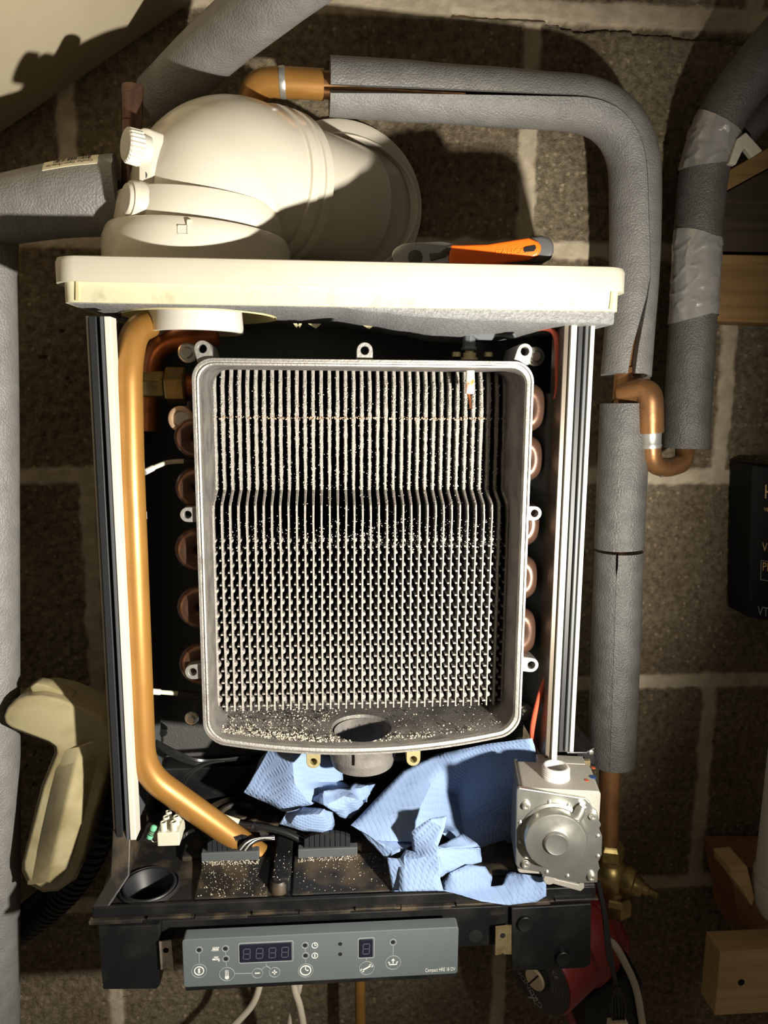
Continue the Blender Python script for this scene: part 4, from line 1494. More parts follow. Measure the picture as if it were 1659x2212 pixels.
# upper left
pts = dense(smooth([at(346, 215, -0.035), at(420, 140, -0.070), at(500, 68, -0.110), at(590, -5, -0.155), at(680, -75, -0.19), at(860, -215, -0.245), at(1060, -380, -0.30)], 6), 0.01)
o = obj('pipe_sleeve', sleeve(MB(), pts, RS, 0.0115, wob=.0006), foam)
tag(o, 'grey foam pipe sleeve slanting down from the top edge, cut end over the flue elbow', 'pipe insulation', 'grey foam pipe sleeves')
# across the top and down the right
raw = fillet([at(712, 187, -0.085), at(1000, 206, -0.080), at(1372, 232, -0.066), at(1372, 560, -0.056), at(1361, 700, -0.056), at(1352, 812, -0.060)], 0.085, 16)
S2 = dense(raw, 0.006)
nS = len(S2)


def gapS2(u):
    if u < 0.46:
        return 0.42 - 0.9 * u, 0.13 * max(0.0, 1 - u / 0.44) + 0.010
    if u < 0.74:
        return 0.006 - (u - 0.46) * 1.1, 0.010
    t = (u - 0.74) / 0.26
    return -0.30 + 0.48 * t, 0.012 + 0.13 * t ** 0.9


def gflip(u):
    c, h = gapS2(u)
    return c, h


o = obj('pipe_sleeve', sleeve(MB(), S2, RS, 0.0117, gap=gflip, n=48, wob=.0006), foam)
tag(o, 'long slit grey foam sleeve crossing above the flue and bending down at right', 'pipe insulation', 'grey foam pipe sleeves')
RU = dense([at(1351, 872, -0.078), at(1337, 1183, -0.082)], .01)
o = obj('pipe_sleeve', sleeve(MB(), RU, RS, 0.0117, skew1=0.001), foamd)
tag(o, 'short grey foam sleeve below the copper tee, right of the boiler', 'pipe insulation', 'grey foam pipe sleeves')
RD = dense([at(1337, 1190, -0.082), at(1330, 1400, -0.084), at(1321, 1647, -0.088)], .01)
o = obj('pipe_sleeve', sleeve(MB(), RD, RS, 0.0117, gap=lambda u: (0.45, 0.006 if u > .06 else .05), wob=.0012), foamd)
tag(o, 'long split grey foam sleeve low on the right riser, above the bare copper end', 'pipe insulation', 'grey foam pipe sleeves')
# right hand pair
S5 = dense(smooth([at(1700, 70, -0.085), at(1640, 140, -0.075), at(1570, 235, -0.062), at(1530, 330, -0.052), at(1512, 450, -0.048), at(1500, 640, -0.048), at(1481, 967, -0.050)], 8), .008)
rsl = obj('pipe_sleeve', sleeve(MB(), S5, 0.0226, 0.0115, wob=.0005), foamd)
tag(rsl, 'grey foam sleeve taped twice, outermost on the right, ending above the U-bend', 'pipe insulation', 'grey foam pipe sleeves')


def sub(P, pa, pb):
    """stretch of a path between photo heights"""
    za, zb_ = pa, pb
    return [p for p in P if zb_ <= p.z <= za]


t1 = sub(dense(S5, .0016), at(1545, 262, -.06).z, at(1520, 362, -.05).z)
obj('tape_wrap', sleeve(MB(), t1, 0.0231, 0.0222, n=90, wrk=.0011, skew0=-.003, skew1=.004), tape, rsl, label='crinkled silver duct tape')
t2 = sub(dense(S5, .0016), at(1505, 512, -.048).z, at(1495, 690, -.048).z)
obj('tape_wrap', sleeve(MB(), t2, 0.0230, 0.0222, n=90, wrk=.0010, skew0=-.008, skew1=.006), tape, rsl, label='crinkled silver duct tape')
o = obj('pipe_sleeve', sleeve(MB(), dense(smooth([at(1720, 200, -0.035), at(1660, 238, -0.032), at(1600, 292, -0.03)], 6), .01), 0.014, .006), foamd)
tag(o, 'thin grey foam sleeve tucked behind the taped sleeve at the top right', 'pipe insulation', 'grey foam pipe sleeves')
mb = MB().prism([at(1575, 352, -0.075), at(1592, 300, -.075), at(1612, 285, -.075), at(1648, 325, -.075), at(1625, 340, -.075), at(1608, 318, -.075), at(1590, 356, -.075)], -0.075, -0.068)
tag(obj('tape_offcut', mb, scrapm, None, False, .001), 'pale loose end of tape sticking out behind the taped sleeve', 'tape')
# left
L1 = dense(smooth([at(262, 424, -0.128), at(180, 428, -0.130), at(90, 440, -0.130), at(-30, 462, -0.128)], 8), .008)
lsl = obj('pipe_sleeve', sleeve(MB(), L1, [0.0318 - 0.006 * i / (len(L1) - 1) for i in range(len(L1))], 0.0125), foam)
tag(lsl, 'grey foam sleeve with a barcode label, left of the flue elbow', 'pipe insulation', 'grey foam pipe sleeves')
# label wrapped on it
frL = frames(L1, TOCAM)
cum = [0]
for a, b in zip(L1, L1[1:]):
    cum.append(cum[-1] + (b - a).length)


def surfL(s, th, rad=0.0):
    k = max(i for i in range(len(cum)) if cum[i] <= s)
    k = min(k, len(L1) - 2)
    f = (s - cum[k]) / (cum[k + 1] - cum[k])
    p = L1[k].lerp(L1[k + 1], f)
    t, a, b = frL[k]
    rad += 0.0318 - 0.006 * (k + f) / (len(L1) - 1)
    return p + (a * math.cos(th) + b * math.sin(th)) * rad


sgn = 1 if (surfL(0.03, PI / 2) - surfL(0.03, -PI / 2)).z > 0 else -1


def patch(s0, s1, t0, t1, rad, ns=6, nt=8):
    lo = []
    for i in range(ns + 1):
        s = s0 + (s1 - s0) * i / ns
        f_ = [surfL(s, sgn * (t0 + (t1 - t0) * j / nt), rad) for j in range(nt + 1)]
        b_ = [surfL(s, sgn * (t0 + (t1 - t0) * j / nt), rad - .0006) for j in range(nt, -1, -1)]
        lo.append(f_ + b_)
    return MB().loft(lo, True, True, True)


lb = obj('barcode_label', patch(0.011, 0.050, R(36), R(64), .0004), labelm, lsl, False, label='cream paper label with barcode')
mb = MB()
s = 0.0165
while s < 0.042:
    wd = random.choice((.0004, .0004, .0008, .0012))
    p_ = patch(s, s + wd, R(50), R(63), .0006, 1, 4)
    mb.add(p_.v, p_.f)
    s += wd + random.choice((.0004, .0007))
obj('barcode', mb, ink, lb, False)
m_ = text_mb('Climaflex 22mm-13mm-1m', 0.0046, .72, .0001)
tw = max(p.x for p in m_.v)
m_.v = [surfL(0.0145 + p.x * 0.033 / tw, sgn * (R(47) - p.y / .031), .0006) for p in m_.v]
obj('lettering', m_, ink, lb, False)
LV = dense([at(-49, 436, -0.116), at(-43, 900, -0.116), at(-33, 1800, -0.116), at(-31, 2300, -.116)], .02)
o = obj('pipe_sleeve', sleeve(MB(), LV, 0.0305, 0.0125, skew0=.004), foam)
tag(o, 'upright grey foam sleeve running down the left edge of the picture', 'pipe insulation', 'grey foam pipe sleeves')

# ================================================================== COPPER
CP = thing('copper_pipe', at(640, 185, -0.085), 'bright copper pipe and soldered elbow entering the sleeve above the flue', 'pipe')
pts = fillet([at(540, 262, -0.060), at(553, 178, -0.082), at(620, 176, -0.085), at(760, 190, -0.085)], 0.02)
obj('elbow', MB().tube(dense(fillet([at(543, 240, -0.066), at(552, 180, -0.082), at(613, 178, -0.085)], .022), .004), 0.0124, 28), lacq, CP)
obj('pipe', MB().tube([at(540, 300, -.05), at(543, 240, -.066)], .0112, 24), lacq, CP)
obj('coupling', MB().tube([at(613, 178, -.085), at(700, 183, -.085)], .0124, 28), lacq, CP)
obj('pipe', MB().tube([at(690, 183, -.085), at(1000, 206, -.080)], .011, 24), copper, CP)
obj('solder_joint', MB().tube([at(604, 178, -.085), at(613, 178, -.085), at(617, 178, -.085)], [.0126, .0131, .0126], 28), solder, CP, label='silvery solder ring')
o = thing('copper_stub', at(285, 230, -0.13), 'old brown copper stub with capped end behind the ribbed flue cap', 'pipe')
a, b = at(287, 186, -0.13), at(284, 300, -0.13)
obj('fitting', MB().tube([at(287, 186, -.13), at(287, 188, -.13), at(286, 205, -.13), at(286, 206, -.13), at(285, 262, -.13), at(285, 264, -.13)], [.0080, .0086, .0086, .0082, .0082, .0076], 24), copperd, o)
obj('pipe', MB().tube([at(285, 262, -.13), at(282, 470, -.13)], .0076, 20), copperd, o)
# U bend, tee and riser at the right
ub = thing('copper_u_bend', at(1400, 940, -0.075), 'tarnished copper tee and U-bend linking two sleeved pipes on the right', 'pipe')
obj('riser', MB().tube([at(1363, 700, -.060), at(1352, 812, -.062), at(1350, 870, -.074), at(1318, 1640, -.087), at(1313, 1830, -.092)], .0109, 24), copper, ub)
obj('tee', MB().tube([at(1356, 802, -.064), at(1351, 868, -.072)], .0128, 28), copper, ub)
pts = dense(fillet([at(1345, 857, -.078), at(1403, 838, -.098), at(1405, 935, -.098)], .035), .004)
obj('wide_elbow', MB().tube(pts, 0.0122, 28), copper, ub)
obj('solder_joint', MB().tube([at(1405, 920, -.098), at(1405, 925, -.098), at(1405, 930, -.098), at(1405, 958, -.098), at(1405, 962, -.098), at(1405, 968, -.098)], [.0112, .0118, .0103, .0098, .0105, .0098], 28), solder, ub, label='ring of silvery solder')
pts = dense(fillet([at(1405, 930, -.098), at(1408, 1003, -.092), at(1440, 1012, -.08), at(1478, 1000, -.065), at(1480, 960, -.055)], .022), .003)
obj('lower_bend', MB().tube(pts, .0092, 24), copper, ub)
obj('solder_drip', MB().lathe(at(1430, 1008, -.085), (0, 0, -1), [(.0075, 0), (.0065, .004), (.004, .008), (.001, .0105)], 16), solder, ub)
# pipe under the boiler
o = obj('copper_pipe', MB().tube([at(777, 2040, -.06), at(779, 2260, -.06)], .0058, 20), lacq)
tag(o, 'thin orange copper pipe hanging below the control panel', 'pipe')

# ================================================================== BRASS VALVE AND PUMP
bv = thing('isolating_valve', at(1320, 1890, -0.09), 'brass isolating valve with bare spindle under the copper riser', 'valve')
c = at(1316, 1833, -.092)
obj('nut', MB().lathe((c.x, -.092, c.z), (0, 0, 1), [(.0145, -.010), (.0155, -.008), (.0155, .003), (.0135, .006), (.0125, .008)], 6), brass, bv, False, .0008)
c = at(1318, 1890, -.092)
mb = MB().sphere(c, .0185, 14, (1, 1, 1.15))
mb.tube([at(1317, 1845, -.092), at(1325, 1950, -.092)], .0125, 24)
obj('body', mb, brass, bv)
d = (at(1410, 1930, -.115) - at(1325, 1890, -.095)); ln = d.length
mb = MB().lathe(at(1325, 1890, -.095), d, [(.012, 0), (.013, .008), (.016, .014), (.016, .019), (.011, .021), (.010, .026), (.0085, .030)], 28)
obj('bonnet', mb, brass, bv)
d2 = d.normalized()
obj('spindle', MB().lathe(at(1325, 1890, -.095) + d2 * .028, d, [(.0065, 0), (.0065, .007), (.0040, .009), (.0040, .017), (.0028, .0175), (.0024, ln - .026)], 16), brass, bv)
c = at(1328, 1948, -.092)
obj('union_nut', MB().lathe((c.x, -.092, c.z), (0, 0, 1), [(.0165, -.010), (.0185, -.008), (.0185, .004), (.0165, .009), (.015, .011)], 8), brass, bv, False, .001)

pm = thing('circulation_pump', at(1270, 2100, -0.08), 'dark red circulation pump half hidden under the boiler tray at lower right', 'pump')
pa = V((-0.80, -0.58, -0.06)).normalized()
fc = at(1163, 2108, -0.150)
mb = MB().lathe(fc, -pa, [(0.030, 0.0), (0.0375, 0.001), (0.039, 0.004), (0.039, 0.05), (0.042, 0.055), (0.043, 0.075), (0.036, 0.085)], 40)
obj('motor_housing', mb, redp, pm)
body = [at(1205, 1955, -.10), at(1330, 1950, -.10), at(1348, 2010, -.10), at(1362, 2030, -.10), at(1362, 2110, -.10), at(1330, 2160, -.10), at(1230, 2220, -.10), at(1195, 2100, -.10)]
obj('pump_body', MB().prism(body, -0.105, -0.055), redp, pm, True, .008, 3)
mb = MB().lathe(fc, pa, [(0.0365, -.0006), (0.0365, 0.0006), (0.0360, 0.0008)], 48)
pl_ = obj('name_plate', mb, mat('dark_plate', (0.035, 0.032, 0.028), 0.5), pm, label='round dark maker\'s plate')
obj('vent_collar', MB().lathe(fc, pa, [(0.0140, 0.0005), (0.0140, 0.004), (0.0115, 0.0045), (0.0112, 0.002)], 28, False, False), blackp, pm)
obj('vent_screw', MB().lathe(fc, pa, [(0.0110, 0.0005), (0.0110, 0.0065), (0.0104, 0.007)], 28), mat('tan_screw', (0.55, 0.42, 0.27), .5, .2), pm, label='tan vent screw with a slot')
zu = V((0, 0, 1)); pu = (zu - pa * zu.dot(pa)).normalized(); pr = pu.cross(pa) * -1
pr = pa.cross(pu) * -1
if pr.x < 0:
    pr = -pr
q0 = fc + pa * .0073
dv = (pr * .55 + pu * .83).normalized(); nv = pa.cross(dv)
obj('vent_slot', MB().loft([[q0 + dv * s * .010 + nv * t * .0007 + pa * h for s, t in ((-1, -1), (1, -1), (1, 1), (-1, 1))] for h in (-.0006, .0002)], True, True, True), hole, pm, False)


def plate_text(s, size, r0, ang, m=icon, xs=1.0, rot=180):
    m_ = text_mb(s, size, xs, .0001)
    tw_ = max(p.x for p in m_.v)
    a = R(ang)
    du = pr * math.cos(a) + pu * math.sin(a)
    dw = -pr * math.sin(a) + pu * math.cos(a)
    if (du.cross(dw)).dot(pa) < 0:
        pass
    m_.v = [fc + pa * .0012 + du * (p.x - tw_ / 2) + dw * (p.y + r0) for p in m_.v]
    obj('lettering', m_, m, pl_, False)


plate_text('GRUNDFOS', .0092, .0195, 142)
plate_text('X', .015, .024, 168, xs=1.2)
plate_text('CE', .0065, .024, -52, icon)
for q in range(5):
    plate_text('0.2 45 60 ' + '1 ' * (q % 2), .0034, .017 + q * .0038, -88, iconl)
for q in range(3):
    plate_text('230V 50Hz', .0030, .019 + q * .0036, 80, iconl)
tb = [at(1256, 2135, -.13), at(1300, 2102, -.13), at(1340, 2085, -.13), at(1378, 2098, -.13), at(1370, 2230, -.13), at(1250, 2230, -.13)]
obj('terminal_box', MB().prism(tb, -.145, -.085), blackp, pm, True, .004, 3, label='black terminal box')
gl = [at(1272, 2062, -.115), at(1290, 2040, -.115), at(1312, 2046, -.115), at(1312, 2100, -.115), at(1280, 2100, -.115), at(1270, 2085, -.115)]
obj('cable_gland', MB().prism(gl, -.13, -.09), blackp, pm, True, .003, 2)
o = cable('pump_cable', [at(1297, 2048, -.132), at(1306, 2034, -.140), at(1326, 2040, -.150), at(1350, 2080, -.152), at(1375, 2140, -.150), at(1392, 2240, -.148)], .0036, beige, 'cream cable curving down from the red pump', 'cable', n=14)
# black wire bundle with tag
wb = thing('wire_bundle', at(1320, 2050, -.17), 'bundle of thin black wires hanging past the right end of the tray', 'cable')
for q in range(5):
    j = (q - 2) * 2.2
    e_ = (q - 2) * 9
    cable('wire', [at(1292 + j * .4, 1905, -.205), at(1306 + j * .6, 1975, -.198), at(1316 + j, 2060, -.19), at(1329 + j * .5, 2120, -.185), at(1335 + e_ * .8, 2170, -.185), at(1336 + e_ * .5, 2215, -.185)], .0011 if q % 2 else .0014, wire, parent=wb, n=8)
p = at(1331, 2130, -.185)
obj('cable_tie', MB().lathe(p, (0.25, 0, -1), [(.0034, 0), (.0034, .0022)], 14, False, False), blackp, wb)
p = at(1332, 2218, -.187)
obj('wire_tag', MB().box((p.x - .008, -.190, p.z - .01), (p.x + .010, -.182, p.z + .006)), labelm, wb, False, .001, label='cream tag on the wires')

# ================================================================== GAS VALVE
YG = -0.238
gv = thing('gas_valve', at(1210, 1920, YG + .02), 'unbolted silver gas valve block standing on the right end of the tray', 'gas valve')


def gp(x, y):
    return at(x, y, YG)


gx0, gx1 = gp(1131, 1800).x, gp(1300, 1800).x
gz1, gz0 = gp(1210, 1712).z, gp(1210, 1898).z
YGB = YG + 0.048
mb = MB().rbox((gx0 + .001, YG + .003, gz0), (gx1, YGB, gz1), .003, ax=1)
obj('body', mb, matal, gv, True, .0008, 1, label='matt alloy valve body')
# shaped front plate
pl = [(1128, 1716), (1133, 1711), (1272, 1722), (1281, 1730), (1287, 1742), (1296, 1748), (1300, 1768), (1304, 1776), (1300, 1785), (1306, 1800), (1305, 1840), (1298, 1856), (1301, 1870), (1297, 1876), (1296, 1900), (1262, 1905), (1182, 1897), (1178, 1890), (1135, 1888), (1126, 1880), (1126, 1800)]
obj('front_plate', MB().prism([gp(*p) for p in pl], YG, YG + .004), zinc, gv, False, .0007, 2, label='zinc plated front plate')
c = gp(1211, 1812)
rC = (gp(1281, 1820).x - gp(1151, 1820).x) / 2
cc = at(1216, 1822, YG - .012)
mb = MB().lathe((cc.x, YG, cc.z), (0, -1, 0), [(rC * 1.08, -.0005), (rC * 1.07, .0012), (rC * .985, .0022), (rC * .98, .0112), (rC * .955, .0122), (rC * .90, .0125), (rC * .43, .0125), (rC * .40, .0130), (rC * .375, .0155), (rC * .35, .0160), (rC * .30, .0156), (rC * .05, .0156)], 64)
obj('diaphragm_cap', mb, zinc, gv, True, label='round pressed diaphragm cap')
a, b = at(1243, 1790, YG - .004), at(1268, 1738, YG - .003)
obj('vent_tube', MB().tube([a, a.lerp(b, .85), b], [.0046, .0044, .0030], 18), zinc, gv)
for px, py in ((1147, 1747), (1287, 1757), (1146, 1873), (1283, 1887)):
    c = gp(px, py)
    obj('screw', MB().lathe((c.x, YG, c.z), (0, -1, 0), [(.0036, -.001), (.0036, .0012), (.0031, .0014), (.0031, .0030), (.0024, .0037), (.0012, .0037), (.0010, .0028)], 18), zinck, gv)
for px, py in ((1197, 1736), (1237, 1739), (1135, 1786), (1134, 1827), (1297, 1800), (1297, 1843), (1191, 1888), (1234, 1892)):
    c = gp(px, py)
    obj('crimp', MB().lathe((c.x, YG, c.z), (0, -1, 0), [(.0016, -.0005), (.0016, .0008), (.0008, .0012)], 8), zinck, gv, False)
# nipple
c = at(1200, 1702, YG + .022)
NX, NYY = c.x, YG + .024
hN = at(1200, 1655, NYY).z - gz1
prof = [(.0118, -.001), (.0118, .002)]
k = 0
h = .0025
while h < hN - .002:
    prof += [(.0116, h), (.0106, h + .0009)]
    h += .0018
prof += [(.0110, hN - .001), (.0102, hN), (.0090, hN), (.0086, hN - .002), (.0086, .002)]
obj('threaded_nipple', MB().lathe((NX, NYY, gz1), (0, 0, 1), prof, 40, True, True), mat('pale_alloy', (0.60, 0.58, 0.55), .5, .35, (700, .1)), gv, True, label='pale threaded pipe nipple')
obj('nipple_bore', MB().lathe((NX, NYY, gz1), (0, 0, 1), [(.0085, .0012), (.0085, .0026)], 32), matal, gv)
mb = MB().box((gx0 - .0005, YG + .008, gz0 + .004), (gx0 + .003, YGB + .006, gz1 - .001))
obj('side_cover', mb, greyr, gv, False, .0006, label='dark cover on the valve side')
# top step at the back right
a = at(1290, 1660, YGB)
mb = MB().box((gx0 + .02, YGB - .001, gz1 - .04), (gx1 - .004, YGB + .014, gz1 + .0005))
obj('rear_block', mb, matal, gv, False, .001)
mb = MB().prism([gp(1181, 1897), gp(1206, 1895), gp(1211, 1905), gp(1258, 1911), gp(1262, 1896), gp(1268, 1897), gp(1270, 1918), gp(1262, 1926), gp(1200, 1915), gp(1184, 1912)], YG + .002, YG + .010)
ft = obj('foot_bracket', mb, matal, gv, False, .0008)
c = gp(1196, 1905)
obj('adjuster', MB().lathe((c.x, YG + .002, c.z), (0, -1, 0), [(.0048, -.002), (.0048, .001), (.0042, .0016)], 24), matal, gv)
for px, py, dy, r_, m in ((1275, 1687, .026, .0028, bluedot), (1265, 1693, .020, .0018, reddot), (1270, 1662, .042, .0017, reddot)):
    c = at(px, py, YG + dy)
    obj('paint_dot', MB().lathe((c.x, YG + dy, gz1 + .0003), (0, 0, 1), [(r_, -.0006), (r_, .0001)], 20), m, gv)
mb = MB().box(at(1218, 1640, YGB + .010), at(1252, 1690, YGB + .014))
obj('terminal_tab', mb, zincg, gv, False)
gv.rotation_euler.z = R(-9)
# corner bracket at the foot of the right rail
mb = MB().prism([at(1222, 1622, -.17), at(1265, 1622, -.17), at(1283, 1612, -.17), at(1285, 1650, -.17), at(1225, 1650, -.17)], -.172, -.10)
cb = obj('corner_bracket', mb, blackp, boiler, False, .001)
c = at(1277, 1625, -.172)
obj('bracket_screw', MB().lathe(c, (0, -1, 0), [(.0022, -.001), (.0022, .0006), (.0012, .001)], 16), zinck, boiler)

# ================================================================== PAPER TOWEL
def paper(name, pts, tris, label, subd=4, crease=0.0006, thick=0.0005, seed=1):
    """crumpled sheet from corner points (photo x, y, depth) and facets"""
    bm = bmesh.new()
    vs = [bm.verts.new(at(*p)) for p in pts]
    for t in tris:
        bm.faces.new([vs[i] for i in t])
    bmesh.ops.triangulate(bm, faces=[f for f in bm.faces if len(f.verts) > 4])
    bmesh.ops.recalc_face_normals(bm, faces=bm.faces)
    bmesh.ops.subdivide_edges(bm, edges=bm.edges[:], cuts=subd, use_grid_fill=True)
    bmesh.ops.smooth_vert(bm, verts=[v for v in bm.verts if not v.is_boundary], factor=.5, use_axis_x=True, use_axis_y=True, use_axis_z=True)
    uvl = bm.loops.layers.uv.new('UVMap')
    for v in bm.verts:
        n_ = (.35 - abs(noise.noise(v.co * 42 + V((seed, 0, 0))))) * crease * 3.6 + noise.noise(v.co * 150 + V((0, seed, 0))) * crease * .9
        v.co += v.normal * n_
    for f in bm.faces:
        f.smooth = True
        for l in f.loops:
            l[uvl].uv = (l.vert.co.x + l.vert.co.y * .5, l.vert.co.z - l.vert.co.y * .6)
    for e in bm.edges:
        if len(e.link_faces) == 2 and e.calc_face_angle(0) > R(32):
            e.smooth = False
    c = sum((v.co for v in bm.verts), V((0, 0, 0))) / len(bm.verts)
    for v in bm.verts:
        v.co -= c
    bmesh.ops.solidify(bm, geom=bm.faces[:], thickness=thick)
    me = bpy.data.meshes.new(name)
    bm.to_mesh(me); bm.free()
    me.materials.append(PAPER)
    o = bpy.data.objects.new(name, me)
    o.location = c
    COL.objects.link(o)
    return tag(o, label, 'paper towel', 'blue paper towels')


# left sheet, tucked under the exchanger
paper('paper_towel', [(582, 1618, -.120), (526, 1712, -.128), (612, 1752, -.142), (635, 1690, -.150), (632, 1622, -.135), (668, 1650, -.128), (700, 1690, -.118), (740, 1690, -.108), (725, 1708, -.135), (672, 1738, -.145),
                      (560, 1640, -.105), (545, 1700, -.100), (760, 1700, -.11), (740, 1640, -.105), (690, 1625, -.108)],
      [(0, 1, 2, 3), (0, 3, 4), (4, 3, 5), (3, 2, 9), (3, 9, 8, 6), (3, 6, 5), (6, 8, 12, 7), (0, 10, 11, 1), (5, 6, 7, 13), (5, 13, 14, 4)],
      'flat blue paper towel corner on the left, under the exchanger lugs', seed=2)
paper('paper_towel', [(603, 1780, -.160), (620, 1755, -.158), (655, 1744, -.150), (700, 1748, -.160), (720, 1755, -.152), (722, 1782, -.150), (715, 1800, -.155), (660, 1795, -.165), (628, 1780, -.168), (640, 1762, -.172), (690, 1758, -.172)],
      [(0, 1, 2, 8), (2, 3, 10, 9), (8, 2, 9), (8, 9, 10, 7), (3, 4, 5, 10), (10, 5, 6, 7), (0, 8, 7)],
      'small folded blue paper towel lip in front of the left sheet', seed=3)
paper('paper_towel', [(672, 1726, -.140), (700, 1710, -.150), (738, 1704, -.140), (742, 1722, -.152), (755, 1705, -.138), (778, 1702, -.138), (800, 1712, -.125), (785, 1735, -.140), (765, 1725, -.155), (752, 1740, -.150), (735, 1765, -.150), (720, 1752, -.158), (700, 1740, -.160), (758, 1768, -.140), (790, 1730, -.146), (770, 1690, -.120), (810, 1695, -.115)],
      [(0, 1, 12), (1, 2, 3, 12), (2, 4, 8, 3), (4, 5, 7, 8), (5, 6, 14, 7), (3, 8, 9, 11), (12, 3, 11), (9, 8, 7, 13), (11, 9, 10), (9, 13, 10), (4, 15, 16, 5), (5, 16, 6)],
      'tight crumple of blue paper towel right under the round spigot', crease=.0016, seed=5)
# big sheet
paper('paper_towel', [(870, 1665, -.120), (945, 1628, -.110), (1060, 1606, -.142), (1150, 1594, -.166), (1163, 1648, -.168), (930, 1698, -.138), (758, 1782, -.165), (810, 1815, -.178), (900, 1760, -.165), (985, 1718, -.118), (1130, 1665, -.160), (1130, 1760, -.140), (1000, 1790, -.135), (895, 1818, -.178), (955, 1800, -.180), (1120, 1850, -.135), (1010, 1850, -.165), (775, 1792, -.165), (832, 1855, -.186), (858, 1842, -.19), (905, 1820, -.172)],
      [(0, 1, 5), (1, 2, 9, 5), (2, 3, 4, 10), (2, 10, 9), (0, 5, 8, 6), (5, 9, 12, 8), (9, 10, 11, 12), (6, 8, 13, 7), (8, 12, 14, 13), (12, 11, 15, 16), (12, 16, 14), (6, 7, 17), (17, 7, 19, 18), (7, 13, 20), (7, 20, 19)],
      'large blue paper towel sheet draped behind the gas valve', seed=7, subd=5, crease=.0007)
# front crumple
paper('paper_towel', [(836, 1852, -.196), (848, 1926, -.208), (880, 1925, -.212), (858, 1855, -.200), (876, 1848, -.205), (880, 1895, -.208), (862, 1862, -.2), (876, 1832, -.190), (895, 1842, -.196), (886, 1798, -.196), (925, 1770, -.200), (965, 1762, -.196), (960, 1790, -.206), (945, 1830, -.210), (915, 1850, -.208), (958, 1924, -.218), (862, 1926, -.216), (950, 1895, -.214), (938, 1832, -.206), (1000, 1800, -.184), (1038, 1830, -.190), (1040, 1862, -.198), (965, 1885, -.208)],
      [(0, 3, 5, 1), (1, 5, 2), (3, 4, 5), (6, 7, 8, 14), (6, 14, 17, 16), (9, 10, 12, 13), (10, 11, 12), (8, 9, 13, 14), (14, 13, 17), (16, 17, 15), (13, 18, 19, 20), (18, 13, 17, 22), (18, 22, 21, 20)],
      'crumpled blue paper towel peak with a raised corner in the tray', seed=9, crease=.0009)
paper('paper_towel', [(955, 1905, -.205), (972, 1885, -.210), (1010, 1868, -.205), (1048, 1872, -.202), (1063, 1895, -.205), (1060, 1915, -.212), (1000, 1922, -.216), (958, 1924, -.218), (985, 1930, -.220), (1040, 1948, -.224), (1100, 1955, -.226), (1160, 1948, -.226), (1180, 1935, -.226), (1180, 1896, -.222), (1130, 1888, -.214), (1095, 1890, -.206), (1085, 1912, -.214), (1110, 1916, -.218), (1120, 1930, -.222), (1135, 1905, -.218), (1105, 1885, -.20)],
      [(0, 1, 6, 7), (1, 2, 5, 6), (2, 3, 4, 5), (7, 6, 9, 8), (6, 5, 10, 9), (5, 16, 17, 10), (17, 18, 11, 10), (18, 19, 12, 11), (19, 14, 13, 12), (15, 20, 14, 19), (16, 15, 19, 17), (17, 19, 18)],
      'blue paper towel edge hanging over the tray front beside the valve', seed=11)

# ================================================================== SMALL THINGS IN THE TRAY
tbk = thing('terminal_block', at(365, 1815, -.175), 'ivory plastic screw terminal block hanging by wires left of the orange pipe', 'terminal block')
YTb = -0.180
a, b = at(339, 1800, YTb), at(388, 1827, YTb)
bx0, bx1 = a.x, b.x
obj('block', MB().box((bx0, YTb, b.z), (bx1, YTb + .026, a.z)), nylon, tbk, False, .0008)
for row in range(3):
    for col in range(2):
        xx = bx0 + (bx1 - bx0) * (.26 + .46 * col) + row * .0005
        yy = YTb + .004 + row * .0085
        obj('screw_tower', MB().lathe((xx, yy, a.z - .001), (0, 0, 1), [(.0028, 0), (.0028, .0085), (.0026, .009), (.0019, .009), (.0018, .004)], 16), nylon, tbk)
cable('wire', [at(320, 1800, YTb + .004), at(330, 1818, YTb + .004), at(345, 1818, YTb + .004)], .0006, steel, parent=tbk)
for q in range(2):
    cable('wire', [at(386, 1812 + q * 4, YTb + .01), at(396, 1806 + q * 3, YTb + .014), at(410, 1795 + q * 3, YTb + .02), at(432, 1790, YTb + .05)], .0011, wire, parent=tbk)
rs = thing('resistor', at(327, 1797, YTb + .004), 'small green striped resistor wired to the terminal block', 'resistor')
a, b = at(322, 1812, YTb + .004), at(334, 1784, YTb + .004)
d = (b - a)
obj('body', MB().lathe(a, d, [(.0014, 0), (.0025, .0008), (.0027, .003), (.0022, .0045), (.0022, .008), (.0027, d.length - .003), (.0025, d.length - .0008), (.0014, d.length)], 18), greenr, rs)
for t, m in ((.36, ink), (.5, brass), (.64, ink)):
    p = a + d * t
    obj('colour_band', MB().lathe(p, d, [(.0024, -.0005), (.0024, .0005)], 18, False, False), m, rs)
